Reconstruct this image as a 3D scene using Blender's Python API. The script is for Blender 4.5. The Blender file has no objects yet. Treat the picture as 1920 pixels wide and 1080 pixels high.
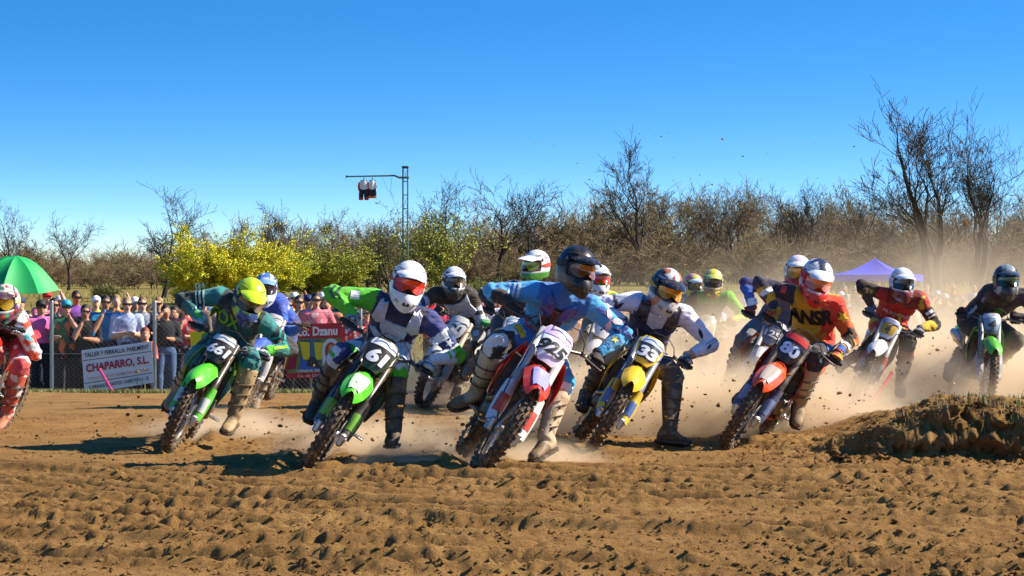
import bpy, bmesh, math, random
import numpy as np
from mathutils import Vector, Matrix, noise as mnoise
from mathutils.bvhtree import BVHTree
random.seed(7)
RNG = np.random.default_rng(11)
scene = bpy.context.scene
COL = scene.collection
# ------------------------------------------------------------------ camera, sky, sun, exposure
FPX, HCAM, HOR = 4000.0, 1.25, 520.0          # focal length in photo pixels, lens height, photo row of the horizon
cam_d = bpy.data.cameras.new('camera'); cam = bpy.data.objects.new('camera', cam_d); COL.objects.link(cam)
cam.location = (0, 0, HCAM); cam.rotation_euler = (math.pi/2, 0, 0)
cam_d.lens = 36*FPX/1920; cam_d.sensor_width = 36; cam_d.shift_y = -(540-HOR)/1920
cam_d.clip_start = 0.1; cam_d.clip_end = 5000
scene.camera = cam
SUN_AZ, SUN_EL = math.radians(84), math.radians(36)
world = bpy.data.worlds.new('World'); scene.world = world; world.use_nodes = True
wn, wl = world.node_tree.nodes, world.node_tree.links
wn.clear()
def N(nt, t, **k):
    n = nt.nodes.new(t)
    for a, b in k.items(): setattr(n, a, b)
    return n
wo = N(world.node_tree, 'ShaderNodeOutputWorld'); wb = N(world.node_tree, 'ShaderNodeBackground')
sky = N(world.node_tree, 'ShaderNodeTexSky', sky_type='NISHITA', sun_disc=False, sun_elevation=SUN_EL, sun_rotation=SUN_AZ,
        altitude=200, air_density=1.0, dust_density=0.4, ozone_density=5.0)
wt = N(world.node_tree, 'ShaderNodeTexCoord'); wm = N(world.node_tree, 'ShaderNodeMapping')
wm.inputs['Scale'].default_value = (1, 1, 3.3)   # the clear deep blue starts low over the horizon
wm.inputs['Location'].default_value = (0, 0, 0.0)
wnm = N(world.node_tree, 'ShaderNodeVectorMath', operation='NORMALIZE')
whs = N(world.node_tree, 'ShaderNodeHueSaturation'); whs.inputs['Saturation'].default_value = 1.30; whs.inputs['Value'].default_value = 1.0
wl.new(wt.outputs['Generated'], wm.inputs['Vector']); wl.new(wm.outputs[0], wnm.inputs[0]); wl.new(wnm.outputs[0], sky.inputs['Vector'])
wl.new(sky.outputs[0], whs.inputs['Color']); wl.new(whs.outputs[0], wb.inputs['Color']); wl.new(wb.outputs[0], wo.inputs['Surface'])
wb.inputs['Strength'].default_value = 0.12
sun_d = bpy.data.lights.new('sun', 'SUN'); sun = bpy.data.objects.new('sun', sun_d); COL.objects.link(sun)
sun_d.energy = 5.0; sun_d.angle = math.radians(0.5); sun_d.color = (1.0, 0.91, 0.76)
SUNV = Vector((math.sin(SUN_AZ)*math.cos(SUN_EL), math.cos(SUN_AZ)*math.cos(SUN_EL), math.sin(SUN_EL)))
sun.rotation_euler = SUNV.to_track_quat('Z', 'Y').to_euler(); sun.location = (20, 10, 30)
vs = scene.view_settings; vs.view_transform = 'Standard'; vs.look = 'None'; vs.exposure = 0.94; vs.gamma = 1.0; vs.use_curve_mapping = False
scene.render.engine = 'CYCLES'
cy = scene.cycles
cy.max_bounces = 6; cy.diffuse_bounces = 3; cy.glossy_bounces = 2; cy.transmission_bounces = 3; cy.transparent_max_bounces = 6; cy.volume_bounces = 3
cy.caustics_reflective = False; cy.caustics_refractive = False; cy.sample_clamp_indirect = 4.0
cy.volume_step_rate = 1.0; cy.volume_max_steps = 128
try:
    cy.use_denoising = True; cy.denoiser = 'OPENIMAGEDENOISE'
except Exception: pass

def at(px, py, Y):
    "photo pixel and a real distance -> a point of the place"
    return np.array([(px-960)*Y/FPX, Y, HCAM-(py-HOR)*Y/FPX])

# ------------------------------------------------------------------ helpers: noise, meshes, objects, materials
def sm(a, b, x):
    t = np.clip((np.asarray(x, float)-a)/(b-a), 0, 1); return t*t*(3-2*t)
def vn(x, y, seed=0):
    "value-gradient noise about -1..1 on arrays"
    xi = np.floor(x).astype(np.int64); yi = np.floor(y).astype(np.int64); xf = x-xi; yf = y-yi
    def g(i, j, dx, dy):
        h = (i*374761393+j*668265263+seed*1442695041) & 0xffffffff
        h = ((h ^ (h >> 13))*1274126177) & 0xffffffff; h = h ^ (h >> 16)
        a = (h & 0xffff)/65536.0*2*np.pi
        return np.cos(a)*dx+np.sin(a)*dy
    u = xf**3*(xf*(xf*6-15)+10); v = yf**3*(yf*(yf*6-15)+10)
    a = g(xi, yi, xf, yf); b = g(xi+1, yi, xf-1, yf); c = g(xi, yi+1, xf, yf-1); d = g(xi+1, yi+1, xf-1, yf-1)
    return ((a+(b-a)*u)+((c+(d-c)*u)-(a+(b-a)*u))*v)*1.5

def nrm(v):
    v = np.asarray(v, float); return v/(math.sqrt(v[0]*v[0]+v[1]*v[1]+v[2]*v[2])+1e-12)
def cr(a, b): return np.array([a[1]*b[2]-a[2]*b[1], a[2]*b[0]-a[0]*b[2], a[0]*b[1]-a[1]*b[0]])
TMP = bpy.data.scenes.new('workbench')         # scratch scene for evaluating modifiers and text, removed at the end
def evaluated(o):
    TMP.collection.objects.link(o); vl = TMP.view_layers[0]; vl.update(); me = bpy.data.meshes.new_from_object(o.evaluated_get(vl.depsgraph)); return me

class MB:
    def __init__(s): s.v = []; s.f = []; s.n = 0
    def add(s, V, F):
        o = s.n; s.v.extend(np.asarray(V, float).reshape(-1, 3).tolist()); s.f.extend([tuple(i+o for i in f) for f in F]); s.n += len(V); return s
    def loft(s, rings, cap=True, close=True):
        k = len(rings[0]); V = [p for r in rings for p in r]; F = []
        for i in range(len(rings)-1):
            for j in range(k if close else k-1):
                a = i*k+j; b = i*k+(j+1) % k; F.append((a, b, b+k, a+k))
        if cap:
            F.append(tuple(range(k))[::-1]); F.append(tuple((len(rings)-1)*k+j for j in range(k)))
        return s.add(V, F)
    def tube(s, pts, r, n=8, cap=True, flat=1.0, ref=None):
        pts = [np.asarray(p, float) for p in pts]; m = len(pts)
        rr = [r]*m if np.isscalar(r) else list(r)
        t0 = nrm(pts[1]-pts[0]); a = np.asarray(ref, float) if ref is not None else (np.array([0, 0, 1.]) if abs(t0[2]) < .9 else np.array([1., 0, 0]))
        u = nrm(a-t0*(a@t0)); rings = []; an = np.arange(n)*2*math.pi/n; CS = np.stack([np.cos(an), np.sin(an)], 1)
        for i in range(m):
            t = nrm(pts[min(i+1, m-1)]-pts[max(i-1, 0)])
            u = nrm(u-t*(u@t)); w = cr(t, u)
            rings.append(pts[i]+rr[i]*(CS[:, :1]*u*flat+CS[:, 1:]*w))
        return s.loft(rings, cap)
    def box(s, c, d, R=None, bev=0.0):
        c = np.asarray(c, float); hx, hy, hz = np.asarray(d, float)/2
        R = np.eye(3) if R is None else np.asarray(R)
        if bev <= 0:
            V = [c+R@np.array([x*hx, y*hy, z*hz]) for x in (-1, 1) for y in (-1, 1) for z in (-1, 1)]
            return s.add(V, [(0, 1, 3, 2), (4, 6, 7, 5), (0, 4, 5, 1), (2, 3, 7, 6), (0, 2, 6, 4), (1, 5, 7, 3)])
        rings = []
        for z, k in ((-hz, bev), (-hz+bev, 0), (hz-bev, 0), (hz, bev)):
            x, y = hx-k, hy-k; b = min(bev, x*.9, y*.9)
            rings.append([c+R@np.array([px, py, z]) for px, py in ((-x+b, -y), (x-b, -y), (x, -y+b), (x, y-b), (x-b, y), (-x+b, y), (-x, y-b), (-x, -y+b))])
        return s.loft(rings)
    def ell(s, c, r, nu=12, nv=8, R=None):
        c = np.asarray(c, float); R = np.eye(3) if R is None else np.asarray(R); r = np.ones(3)*np.asarray(r, float)
        V = [c+R@(r*np.array([0, 0, 1]))]; F = []
        for j in range(1, nv):
            p = math.pi*j/nv
            for i in range(nu):
                q = 2*math.pi*i/nu; V.append(c+R@(r*np.array([math.sin(p)*math.cos(q), math.sin(p)*math.sin(q), math.cos(p)])))
        V.append(c-R@(r*np.array([0, 0, 1])))
        for i in range(nu): F.append((0, 1+i, 1+(i+1) % nu))
        for j in range(nv-2):
            for i in range(nu):
                a = 1+j*nu+i; b = 1+j*nu+(i+1) % nu; F.append((a, a+nu, b+nu, b))
        e = len(V)-1
        for i in range(nu): F.append((e, e-nu+(i+1) % nu, e-nu+i))
        return s.add(V, F)
    def lathe(s, prof, n=24, axis=0, c=(0, 0, 0), closed=False):
        "prof: (along axis, radius)"
        c = np.asarray(c, float); rings = []
        for i in range(n):
            q = 2*math.pi*i/n; R = []
            for a, r in prof:
                p = [0, 0, 0]; p[axis] = a; p[(axis+1) % 3] = r*math.cos(q); p[(axis+2) % 3] = r*math.sin(q); R.append(c+np.array(p))
            rings.append(R)
        k = len(prof); V = [p for r in rings for p in r]; F = []
        for i in range(n):
            for j in range(k if closed else k-1):
                a = i*k+j; b = i*k+(j+1) % k; a2 = ((i+1) % n)*k+j; b2 = ((i+1) % n)*k+(j+1) % k
                F.append((a, a2, b2, b))
        return s.add(V, F)
    def sheet(s, G, th=0.004, nv=None):
        "grid of points G[i][j] -> a plate of thickness th"
        G = np.asarray(G, float); a, b, _ = G.shape
        du = np.gradient(G, axis=0); dv = np.gradient(G, axis=1); n = np.cross(du, dv); n /= np.linalg.norm(n, axis=2, keepdims=True)+1e-12
        V = np.concatenate([G.reshape(-1, 3), (G-n*th).reshape(-1, 3)]); F = []; o = a*b
        for i in range(a-1):
            for j in range(b-1):
                p, q, r, t = i*b+j, (i+1)*b+j, (i+1)*b+j+1, i*b+j+1
                F.append((p, q, r, t)); F.append((o+t, o+r, o+q, o+p))
        bd = [(i, 0) for i in range(a)]+[(a-1, j) for j in range(1, b)]+[(i, b-1) for i in range(a-2, -1, -1)]+[(0, j) for j in range(b-2, 0, -1)]
        bd = [i*b+j for i, j in bd]
        for k in range(len(bd)):
            x, y = bd[k], bd[(k+1) % len(bd)]; F.append((y, x, o+x, o+y))
        return s.add(V, F)
    def mesh(s, name, smooth=True, slots=1):
        me = bpy.data.meshes.new(name); me.from_pydata(s.v, [], s.f); me.update()
        bm = bmesh.new(); bm.from_mesh(me); bmesh.ops.recalc_face_normals(bm, faces=bm.faces); bm.to_mesh(me); bm.free()
        if smooth: me.polygons.foreach_set('use_smooth', [True]*len(me.polygons)); me.set_sharp_from_angle(angle=math.radians(40))
        for _ in range(slots): me.materials.append(None)
        return me

def obj(name, me, mat=None, parent=None, M=None):
    o = bpy.data.objects.new(name, me); COL.objects.link(o)
    if mat is not None:
        if not me.materials: me.materials.append(None)
        o.material_slots[0].link = 'OBJECT'; o.material_slots[0].material = mat
    if parent is not None: o.parent = parent
    if M is not None: o.matrix_local = M
    return o
def empty(name, loc=(0, 0, 0)):
    o = bpy.data.objects.new(name, None); o.empty_display_size = .2; COL.objects.link(o); o.location = loc; return o
def tag(o, label=None, cat=None, group=None, kind=None):
    if label: o['label'] = label
    if cat: o['category'] = cat
    if group: o['group'] = group
    if kind: o['kind'] = kind
    return o

MATS = {}
DUST = (.50, .31, .15)
def pm(key, col=(.5, .5, .5), rough=.5, metal=0.0, dirt=.25, dscale=9.0, bump=0.0, bscale=60.0, coat=0.0, attr=None, var=0.0, spec=.5, col2=None, c2scale=5.0, sheen=0.0, fold=0.0, speck=0.0):
    "procedural material: colour (or print carried by the mesh), dust that clings in patches, uneven gloss, fine relief"
    if key in MATS: return MATS[key]
    m = bpy.data.materials.new(key); m.use_nodes = True; nt = m.node_tree; L = nt.links
    b = nt.nodes['Principled BSDF']; tc = N(nt, 'ShaderNodeTexCoord')
    b.inputs['Roughness'].default_value = rough; b.inputs['Metallic'].default_value = metal; b.inputs['Coat Weight'].default_value = coat
    b.inputs['Coat Roughness'].default_value = .12; b.inputs['Specular IOR Level'].default_value = spec
    if sheen: b.inputs['Sheen Weight'].default_value = sheen
    if attr:
        c = N(nt, 'ShaderNodeAttribute', attribute_name=attr).outputs['Color']
    else:
        r = N(nt, 'ShaderNodeRGB'); r.outputs[0].default_value = (*col, 1); c = r.outputs[0]
    def nz(scale, detail=4, rg=.6):
        n = N(nt, 'ShaderNodeTexNoise'); n.inputs['Scale'].default_value = scale; n.inputs['Detail'].default_value = detail; n.inputs['Roughness'].default_value = rg
        L.new(tc.outputs['Object'], n.inputs['Vector']); return n.outputs['Fac']
    def ramp(f, a, bb, lo=0., hi=1.):
        r = N(nt, 'ShaderNodeMapRange', interpolation_type='SMOOTHSTEP'); r.inputs[1].default_value = a; r.inputs[2].default_value = bb
        r.inputs[3].default_value = lo; r.inputs[4].default_value = hi; L.new(f, r.inputs[0]); return r.outputs[0]
    def mix(f, a, bb):
        x = N(nt, 'ShaderNodeMix', data_type='RGBA'); L.new(f, x.inputs[0]); L.new(a, x.inputs[6])
        if isinstance(bb, tuple): x.inputs[7].default_value = (*bb, 1)
        else: L.new(bb, x.inputs[7])
        return x.outputs[2]
    if col2: c = mix(ramp(nz(c2scale, 5), .42, .58), c, tuple(col2))
    if var:
        x = N(nt, 'ShaderNodeHueSaturation'); L.new(c, x.inputs['Color']); L.new(ramp(nz(dscale*1.7, 5), .25, .75, 1-var, 1+var), x.inputs['Value']); c = x.outputs[0]
    if dirt:
        d = ramp(nz(dscale, 6, .7), .46, .78, dirt*.12, dirt); c = mix(d, c, DUST)
        L.new(ramp(nz(dscale, 6, .7), .40, .75, rough, min(1, rough+.35*min(1, dirt*2))), b.inputs['Roughness'])
    if speck: c = mix(ramp(nz(dscale*6, 3, .55), .60, .70, 0, speck), c, (.30, .17, .07))
    L.new(c, b.inputs['Base Color'])
    if bump:
        bp = N(nt, 'ShaderNodeBump'); bp.inputs['Strength'].default_value = bump; bp.inputs['Distance'].default_value = .01
        L.new(nz(bscale, 5), bp.inputs['Height']); L.new(bp.outputs[0], b.inputs['Normal'])
        if fold:
            b2 = N(nt, 'ShaderNodeBump'); b2.inputs['Strength'].default_value = fold; b2.inputs['Distance'].default_value = .05
            n2 = N(nt, 'ShaderNodeTexNoise', noise_type='RIDGED_MULTIFRACTAL') if hasattr(bpy.types.ShaderNodeTexNoise, 'noise_type') else N(nt, 'ShaderNodeTexNoise')
            mp = N(nt, 'ShaderNodeMapping'); mp.inputs['Scale'].default_value = (1, 1, 2.2); mp.inputs['Rotation'].default_value = (.5, .3, .2); L.new(tc.outputs['Object'], mp.inputs[0]); L.new(mp.outputs[0], n2.inputs['Vector'])
            n2.inputs['Scale'].default_value = 7; n2.inputs['Detail'].default_value = 2; n2.inputs['Distortion'].default_value = .6; L.new(n2.outputs['Fac'], b2.inputs['Height']); L.new(b2.outputs[0], bp.inputs['Normal'])
    MATS[key] = m; return m
def plastic(col, dirt=.22, rough=.3): return pm('plastic_%.3f_%.3f_%.3f_%.2f_%.2f' % (*col, dirt, rough), col, rough, dirt=min(1, dirt*1.7), coat=.15, dscale=11, bump=.06, bscale=90, speck=.75)
def metal(col=(.55, .55, .56), rough=.3, dirt=.3): return pm('metal_%.2f_%.2f_%.2f_%.2f' % (*col, rough), col, rough, 1.0, dirt=dirt, dscale=14)
def rubber(dirt=.5): return pm('rubber_%.2f' % dirt, (.018, .017, .016), .75, dirt=dirt, dscale=22, bump=.2, bscale=120)
def flat(col, rough=.55, dirt=.1, **k): return pm('flat_%.3f_%.3f_%.3f_%.2f_%.2f' % (*col, rough, dirt), col, rough, dirt=dirt, **k)
CLOTH = pm('printed_cloth', attr='Col', rough=.8, dirt=.30, dscale=7, bump=.35, bscale=140, sheen=.15, fold=.5, speck=.35)
HELM = pm('helmet_paint', attr='Col', rough=.33, dirt=.16, dscale=12, coat=.10, speck=.3)
BOOT = pm('boot_leather', attr='Col', rough=.55, dirt=.75, dscale=10, bump=.3, bscale=90)
SPECT = pm('spectator_clothes', attr='Col', rough=.85, dirt=0.0, bump=.3, bscale=50, var=.12, dscale=5)

def setcol(me, C):
    a = me.color_attributes.new('Col', 'FLOAT_COLOR', 'POINT')
    C = np.concatenate([np.asarray(C, float), np.ones((len(C), 1))], 1); a.data.foreach_set('color', C.astype(np.float32).ravel())
def vco(me):
    a = np.empty(len(me.vertices)*3, np.float32); me.vertices.foreach_get('co', a); return a.reshape(-1, 3).astype(float)
def setco(me, V): me.vertices.foreach_set('co', np.asarray(V, np.float32).ravel()); me.update()
def vnorm(me):
    a = np.empty(len(me.vertices)*3, np.float32); me.vertices.foreach_get('normal', a); return a.reshape(-1, 3).astype(float)

def remesh(mb, voxel, name, smooth=2):
    "closed overlapping shapes -> one continuous skin"
    me0 = mb.mesh('tmp', False); o = bpy.data.objects.new('tmp', me0)
    md = o.modifiers.new('r', 'REMESH'); md.mode = 'VOXEL'; md.voxel_size = voxel; md.adaptivity = 0
    me = evaluated(o); bpy.data.objects.remove(o); bpy.data.meshes.remove(me0); me.name = name
    bm = bmesh.new(); bm.from_mesh(me)
    for _ in range(smooth): bmesh.ops.smooth_vert(bm, verts=bm.verts, factor=.5, use_axis_x=True, use_axis_y=True, use_axis_z=True)
    bm.to_mesh(me); bm.free()
    me.polygons.foreach_set('use_smooth', [True]*len(me.polygons)); me.materials.clear(); me.materials.append(None); me.update()
    return me

def text_mesh(body, size=1.0, bold=0.02, shear=0.0, extrude=0.0, spacing=1.0, res=3):
    cu = bpy.data.curves.new('txt', 'FONT'); cu.body = body; cu.size = size; cu.offset = bold*size; cu.shear = shear; cu.extrude = extrude
    cu.resolution_u = res; cu.align_x = 'CENTER'; cu.align_y = 'CENTER'; cu.space_character = spacing; cu.fill_mode = 'BOTH' if extrude else 'FRONT'
    o = bpy.data.objects.new('txt', cu)
    me = evaluated(o); bpy.data.objects.remove(o); bpy.data.curves.remove(cu)
    me.materials.clear(); me.materials.append(None); return me
def fit_box(me, w, h):
    V = vco(me); lo = V.min(0); hi = V.max(0); s = np.array([w/max(1e-6, hi[0]-lo[0]), h/max(1e-6, hi[1]-lo[1])])
    V[:, :2] = (V[:, :2]-(lo[:2]+hi[:2])/2)*s; setco(me, V); return me
def cut(me, L):
    "split long edges so that a print can follow a curved surface"
    bm = bmesh.new(); bm.from_mesh(me); bmesh.ops.triangulate(bm, faces=bm.faces)
    for _ in range(4):
        e = [x for x in bm.edges if x.calc_length() > L]
        if not e: break
        bmesh.ops.subdivide_edges(bm, edges=e, cuts=1); bmesh.ops.triangulate(bm, faces=bm.faces)
    bm.to_mesh(me); bm.free(); return me
def poly_mesh(polys):
    "flat outlines in x,y -> mesh"
    mb = MB()
    for P in polys: mb.add([(x, y, 0) for x, y in P], [tuple(range(len(P)))])
    me = bpy.data.meshes.new('patch'); me.from_pydata(mb.v, [], mb.f); me.materials.append(None); me.update(); return me
# ------------------------------------------------------------------ the ground: one sheet from the lens to the wood
def bank_h(x, y):
    ye = 14.05+1.5*np.exp(-np.maximum(x-1.9, -1)/.5)*.6+.12*vn(x*1.7, y*0+3.3, 5)+.05*vn(x*6, y*0+1.3, 6)
    H = .05*sm(1.3, 2.1, x)+.30*sm(2.0, 3.1, x)+.05*vn(x*2.1, y*.8, 9)*sm(1.6, 2.4, x)
    return H*sm(ye, ye+.30, y)*(1-.8*sm(15.0, 18.2, y))
def macro(x, y):
    x = np.asarray(x, float); y = np.asarray(y, float)
    z = np.interp(y, [0, 20, 24, 36, 37.1, 45, 80, 100, 130, 200, 500], [0, 0, -.12, -.76, -1.02, -1.0, -.66, .08, .5, .8, 1.6])
    z = z+bank_h(x, y)
    z = z+.12*vn(x*.02+7, y*.02, 3)*sm(50, 120, y)
    lip = np.exp(-((y-(31.0+.6*np.sin(x*.5)))/.7)**2)*.06*sm(2, -3, x)      # low lip along the edge of the track on the left
    return z+lip
RUTS = tuple((9.1+.50*i+.22*((i*37) % 5)/5, -.20-.03*((i*13) % 4), .018+.006*(i % 3)) for i in range(10))
TRACKS = ((-2.49, 15.3, -.02), (-1.35, 13.6, -.03), (-.25, 13.4, -.06), (.51, 15.2, -.03), (1.53, 15.4, .25))
def micro(x, y):
    near = 1-.55*sm(13.2, 16.5, y)
    # wheel ruts sweep round the corner; clods between them
    ca = -.24; u = x*math.cos(ca)+y*math.sin(ca)-.035*(x-1)**2; v = -x*math.sin(ca)+y*math.cos(ca)+.035*(x+1)**2
    rut = vn(u*.16+3, v*.9, 23); z = .040*vn(u*.20, v*1.2, 21)*near+.014*(1-2*np.abs(vn(u*.30, v*2.6, 22)))*near*sm(-.3, .4, rut)+.006*vn(u*.9, v*4.4, 24)*near
    z = z+.04*near*sm(.0, .5, rut)*(np.abs(vn(u*.12, v*1.9, 25))-.25)
    patch = .75+.45*sm(-.35, .45, vn(x*.55+3, y*.5, 31))
    patch = patch*(.55+.45*sm(14.6, 12.6, y))*(1-.55*sm(-1.8, -3.6, x)*sm(11, 14, y))
    m = 1-.8*sm(20, 30, y)
    smooth = np.zeros_like(x*1.0)
    for k_, (y0, b_, c_) in enumerate(RUTS):                                         # old ruts sweeping round the corner
        d = y-(y0+b_*x+c_*x*x+.06*np.sin(x*1.3+k_)); on = sm(-.65, .0, vn(x*.35+k_*7.3, x*0+k_*1.7, 99))*near
        smooth = np.maximum(smooth, on*np.exp(-(d/.10)**4))
        z = z+on*(-.075*np.exp(-(d/.075)**4)*(.85+.15*np.sin(x*38+k_))+.045*np.exp(-((np.abs(d)-.15)/.05)**2)*(1+.25*vn(x*3.5, y*6, 100+k_)))
    patch = patch*(1-.75*smooth)
    wx = x+.10*vn(x*3, y*3, 40); wy = y+.10*vn(x*3+9, y*3, 41)
    for wl, a, sd in ((.30, .005, 1), (.15, .010, 2), (.085, .014, 3), (.048, .014, 4)):
        n = vn(wx/wl*.8+v*0, wy/wl*1.15, sd+50); b = 1-2*np.abs(n)                 # ridged lumps
        n2 = vn(wx/wl*1.1+5.2, wy/wl*1.1, sd+80)
        z = z+a*(.6*b+.7*n2)*patch*m
    for cx_, cy_, k_ in TRACKS:                                                    # each near bike has cut a groove and thrown soil aside
        t = y-cy_; d = x-(cx_+k_*t+.05*np.sin(t*2.1)); on = sm(-.35, .1, t)*(1-sm(2.5, 4.5, t)); z = z+on*(-.035*np.exp(-(d/.075)**2)+.026*np.exp(-((np.abs(d)-.17)/.08)**2)*(1+1.1*vn(x*9, y*9, 97)))
    pit = vn(wx*11, wy*11, 77); z = z-.016*sm(.36, .68, pit)*patch*m
    bk = sm(1.5, 2.2, x)*sm(13.6, 14.0, y)*(1-sm(15.2, 16.5, y))
    z = z+bk*(.035*vn(x*4, y*4, 90)+.022*(1-2*np.abs(vn(x*9, y*9, 91)))+.014*(1-2*np.abs(vn(x*19, y*19, 92))))
    return z
def gz(x, y): return float(macro(x, y))
def gzm(x, y):
    'height of the built ground sheet'
    return float(GZ[min(len(gy)-1, int(np.searchsorted(gy, y))), min(len(gx)-1, int(np.searchsorted(gx, x)))])
def steps(a): return np.concatenate([np.arange(p, q, d) for p, q, d in a])
gx = steps([(-900, -200, 60), (-200, -60, 12), (-60, -16, 2.0), (-16, -7, .22), (-7, -3.4, .05), (-3.4, 4.0, .017), (4.0, 7, .05), (7, 16, .22), (16, 60, 2.0), (60, 200, 12), (200, 901, 60)])
gy = steps([(-60, 0, 6), (0, 7.5, .5), (7.5, 8.5, .05), (8.5, 12.5, .016), (12.5, 15.6, .02), (15.6, 20, .04), (20, 32, .09), (32, 48, .4), (48, 140, 2.2), (140, 420, 14), (420, 1700, 80)])
GX, GY = np.meshgrid(gx, gy, indexing='xy')
GZ = macro(GX, GY)+micro(GX, GY)
# steep face of the bank: crumble it sideways so that it overhangs here and there
bf = sm(1.5, 2.1, GX)*np.exp(-((GY-14.25)/.35)**2)
GYd = GY+bf*(.12*vn(GX*4, GZ*9+2, 95)+.09*vn(GX*10, GZ*20, 96)+.05*vn(GX*24, GZ*40, 98))
ny, nx = GX.shape
V = np.stack([GX, GYd, GZ], -1).reshape(-1, 3).astype(np.float32)
idx = np.arange(nx*ny).reshape(ny, nx)
Fq = np.stack([idx[:-1, :-1], idx[:-1, 1:], idx[1:, 1:], idx[1:, :-1]], -1).reshape(-1, 4).astype(np.int32)
gm = bpy.data.meshes.new('ground'); gm.vertices.add(len(V)); gm.vertices.foreach_set('co', V.ravel())
gm.loops.add(Fq.size); gm.loops.foreach_set('vertex_index', Fq.ravel()); gm.polygons.add(len(Fq))
gm.polygons.foreach_set('loop_start', np.arange(0, Fq.size, 4, dtype=np.int32)); gm.polygons.foreach_set('loop_total', np.full(len(Fq), 4, np.int32))
gm.polygons.foreach_set('use_smooth', np.ones(len(Fq), bool)); gm.update(calc_edges=True)
def ground_mat():
    m = bpy.data.materials.new('dirt_and_meadow'); m.use_nodes = True; nt = m.node_tree; L = nt.links; b = nt.nodes['Principled BSDF']
    b.inputs['Roughness'].default_value = .95; b.inputs['Specular IOR Level'].default_value = .15
    tc = N(nt, 'ShaderNodeTexCoord'); sp = N(nt, 'ShaderNodeSeparateXYZ'); L.new(tc.outputs['Object'], sp.inputs[0])
    def nz(scale, detail=6, rg=.6, vec=None):
        n = N(nt, 'ShaderNodeTexNoise'); n.inputs['Scale'].default_value = scale; n.inputs['Detail'].default_value = detail; n.inputs['Roughness'].default_value = rg
        L.new(vec or tc.outputs['Object'], n.inputs['Vector']); return n.outputs['Fac']
    def ramp(f, stops):
        r = N(nt, 'ShaderNodeValToRGB'); e = r.color_ramp.elements
        while len(e) < len(stops): e.new(.5)
        for q, (p, c) in zip(e, stops): q.position = p; q.color = (*c, 1)
        L.new(f, r.inputs[0]); return r.outputs[0]
    def mr(f, a, b_, lo=0., hi=1.):
        r = N(nt, 'ShaderNodeMapRange', interpolation_type='SMOOTHSTEP')
        for i, q in enumerate((a, b_, lo, hi)): r.inputs[i+1].default_value = q
        L.new(f, r.inputs[0]); return r.outputs[0]
    def mix(f, a, bb):
        x = N(nt, 'ShaderNodeMix', data_type='RGBA'); L.new(f, x.inputs[0]); L.new(a, x.inputs[6]); L.new(bb, x.inputs[7]); return x.outputs[2]
    def mul(a, bb):
        x = N(nt, 'ShaderNodeMath', operation='MULTIPLY'); L.new(a, x.inputs[0]); L.new(bb, x.inputs[1]); return x.outputs[0]
    dirt = ramp(nz(2.3, 10, .68), [(.25, (.16, .078, .024)), (.5, (.40, .218, .070)), (.75, (.60, .36, .128))])
    crumb = ramp(nz(38, 4, .7), [(.3, (.15, .073, .022)), (.6, (.42, .225, .070))])
    x = N(nt, 'ShaderNodeMix', data_type='RGBA'); x.inputs[0].default_value = .35; L.new(dirt, x.inputs[6]); L.new(crumb, x.inputs[7]); dirt = x.outputs[2]
    meadow = ramp(nz(.16, 9, .7), [(.3, (.17, .125, .030)), (.55, (.27, .21, .055)), (.75, (.16, .17, .035))])
    far = mr(sp.outputs['Y'], 33.0, 36.5)
    verge = mul(mr(sp.outputs['Y'], 31.2, 32.2), mr(nz(1.1, 6), .40, .55)); vg = ramp(nz(3.0, 8), [(.35, (.10, .11, .025)), (.7, (.22, .19, .06))])
    c = mix(verge, dirt, vg); c = mix(far, c, meadow)
    L.new(c, b.inputs['Base Color'])
    bp = N(nt, 'ShaderNodeBump'); bp.inputs['Strength'].default_value = 1.0; bp.inputs['Distance'].default_value = .045
    L.new(nz(42, 8, .78), bp.inputs['Height']); L.new(bp.outputs[0], b.inputs['Normal'])
    return m
GM = ground_mat()
gm.materials.append(GM); ground = bpy.data.objects.new('ground', gm); COL.objects.link(ground); tag(ground, 'churned brown dirt track and dry meadow behind it', kind='structure')
def S(r, g, b): return tuple(round(((c/255+.055)/1.055)**2.4 if c > 10 else c/255/12.92, 4) for c in (r, g, b))
# ------------------------------------------------------------------ motocross bikes: x rider's right, y forward, z up; meshes shared, colours per bike
RK = np.array([0, -.454, .891]); S0 = np.array([0, .34, 1.0]); FN = np.array([0, .891, .454])
def fork_pt(x, t, off=0.0): return np.array([x, .685, .30])+RK*t+FN*off
BM = {}
def tyre(R, w, rows, npitch):
    mb = MB(); r = w*.46; Rc = R-.014-r*.9
    prof = []
    for k in range(11):
        a = math.radians(-125+25*k); prof.append((w*.52*math.sin(a), Rc+r*.9*math.cos(a)))
    mb.lathe(prof, 48, 0, closed=True)
    for i in range(npitch):
        for k, xo in enumerate(rows):
            a = 2*math.pi*(i+(.5 if k % 2 else 0))/npitch
            th = math.asin(max(-1, min(1, xo/(w*.52)))); nr = Rc+r*.9*math.cos(th)
            rad = np.array([0, math.cos(a), math.sin(a)]); tan = np.array([0, -math.sin(a), math.cos(a)]); xx = np.array([1., 0, 0])
            n = nrm(xx*math.sin(th)*.8+rad*math.cos(th)); sd = nrm(np.cross(tan, n))
            c = xx*xo+rad*nr+n*.005
            mb.box(c, (.021 if abs(xo) < .03 else .016, .026, .020), np.stack([sd, tan, n], 1))
    return mb
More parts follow.
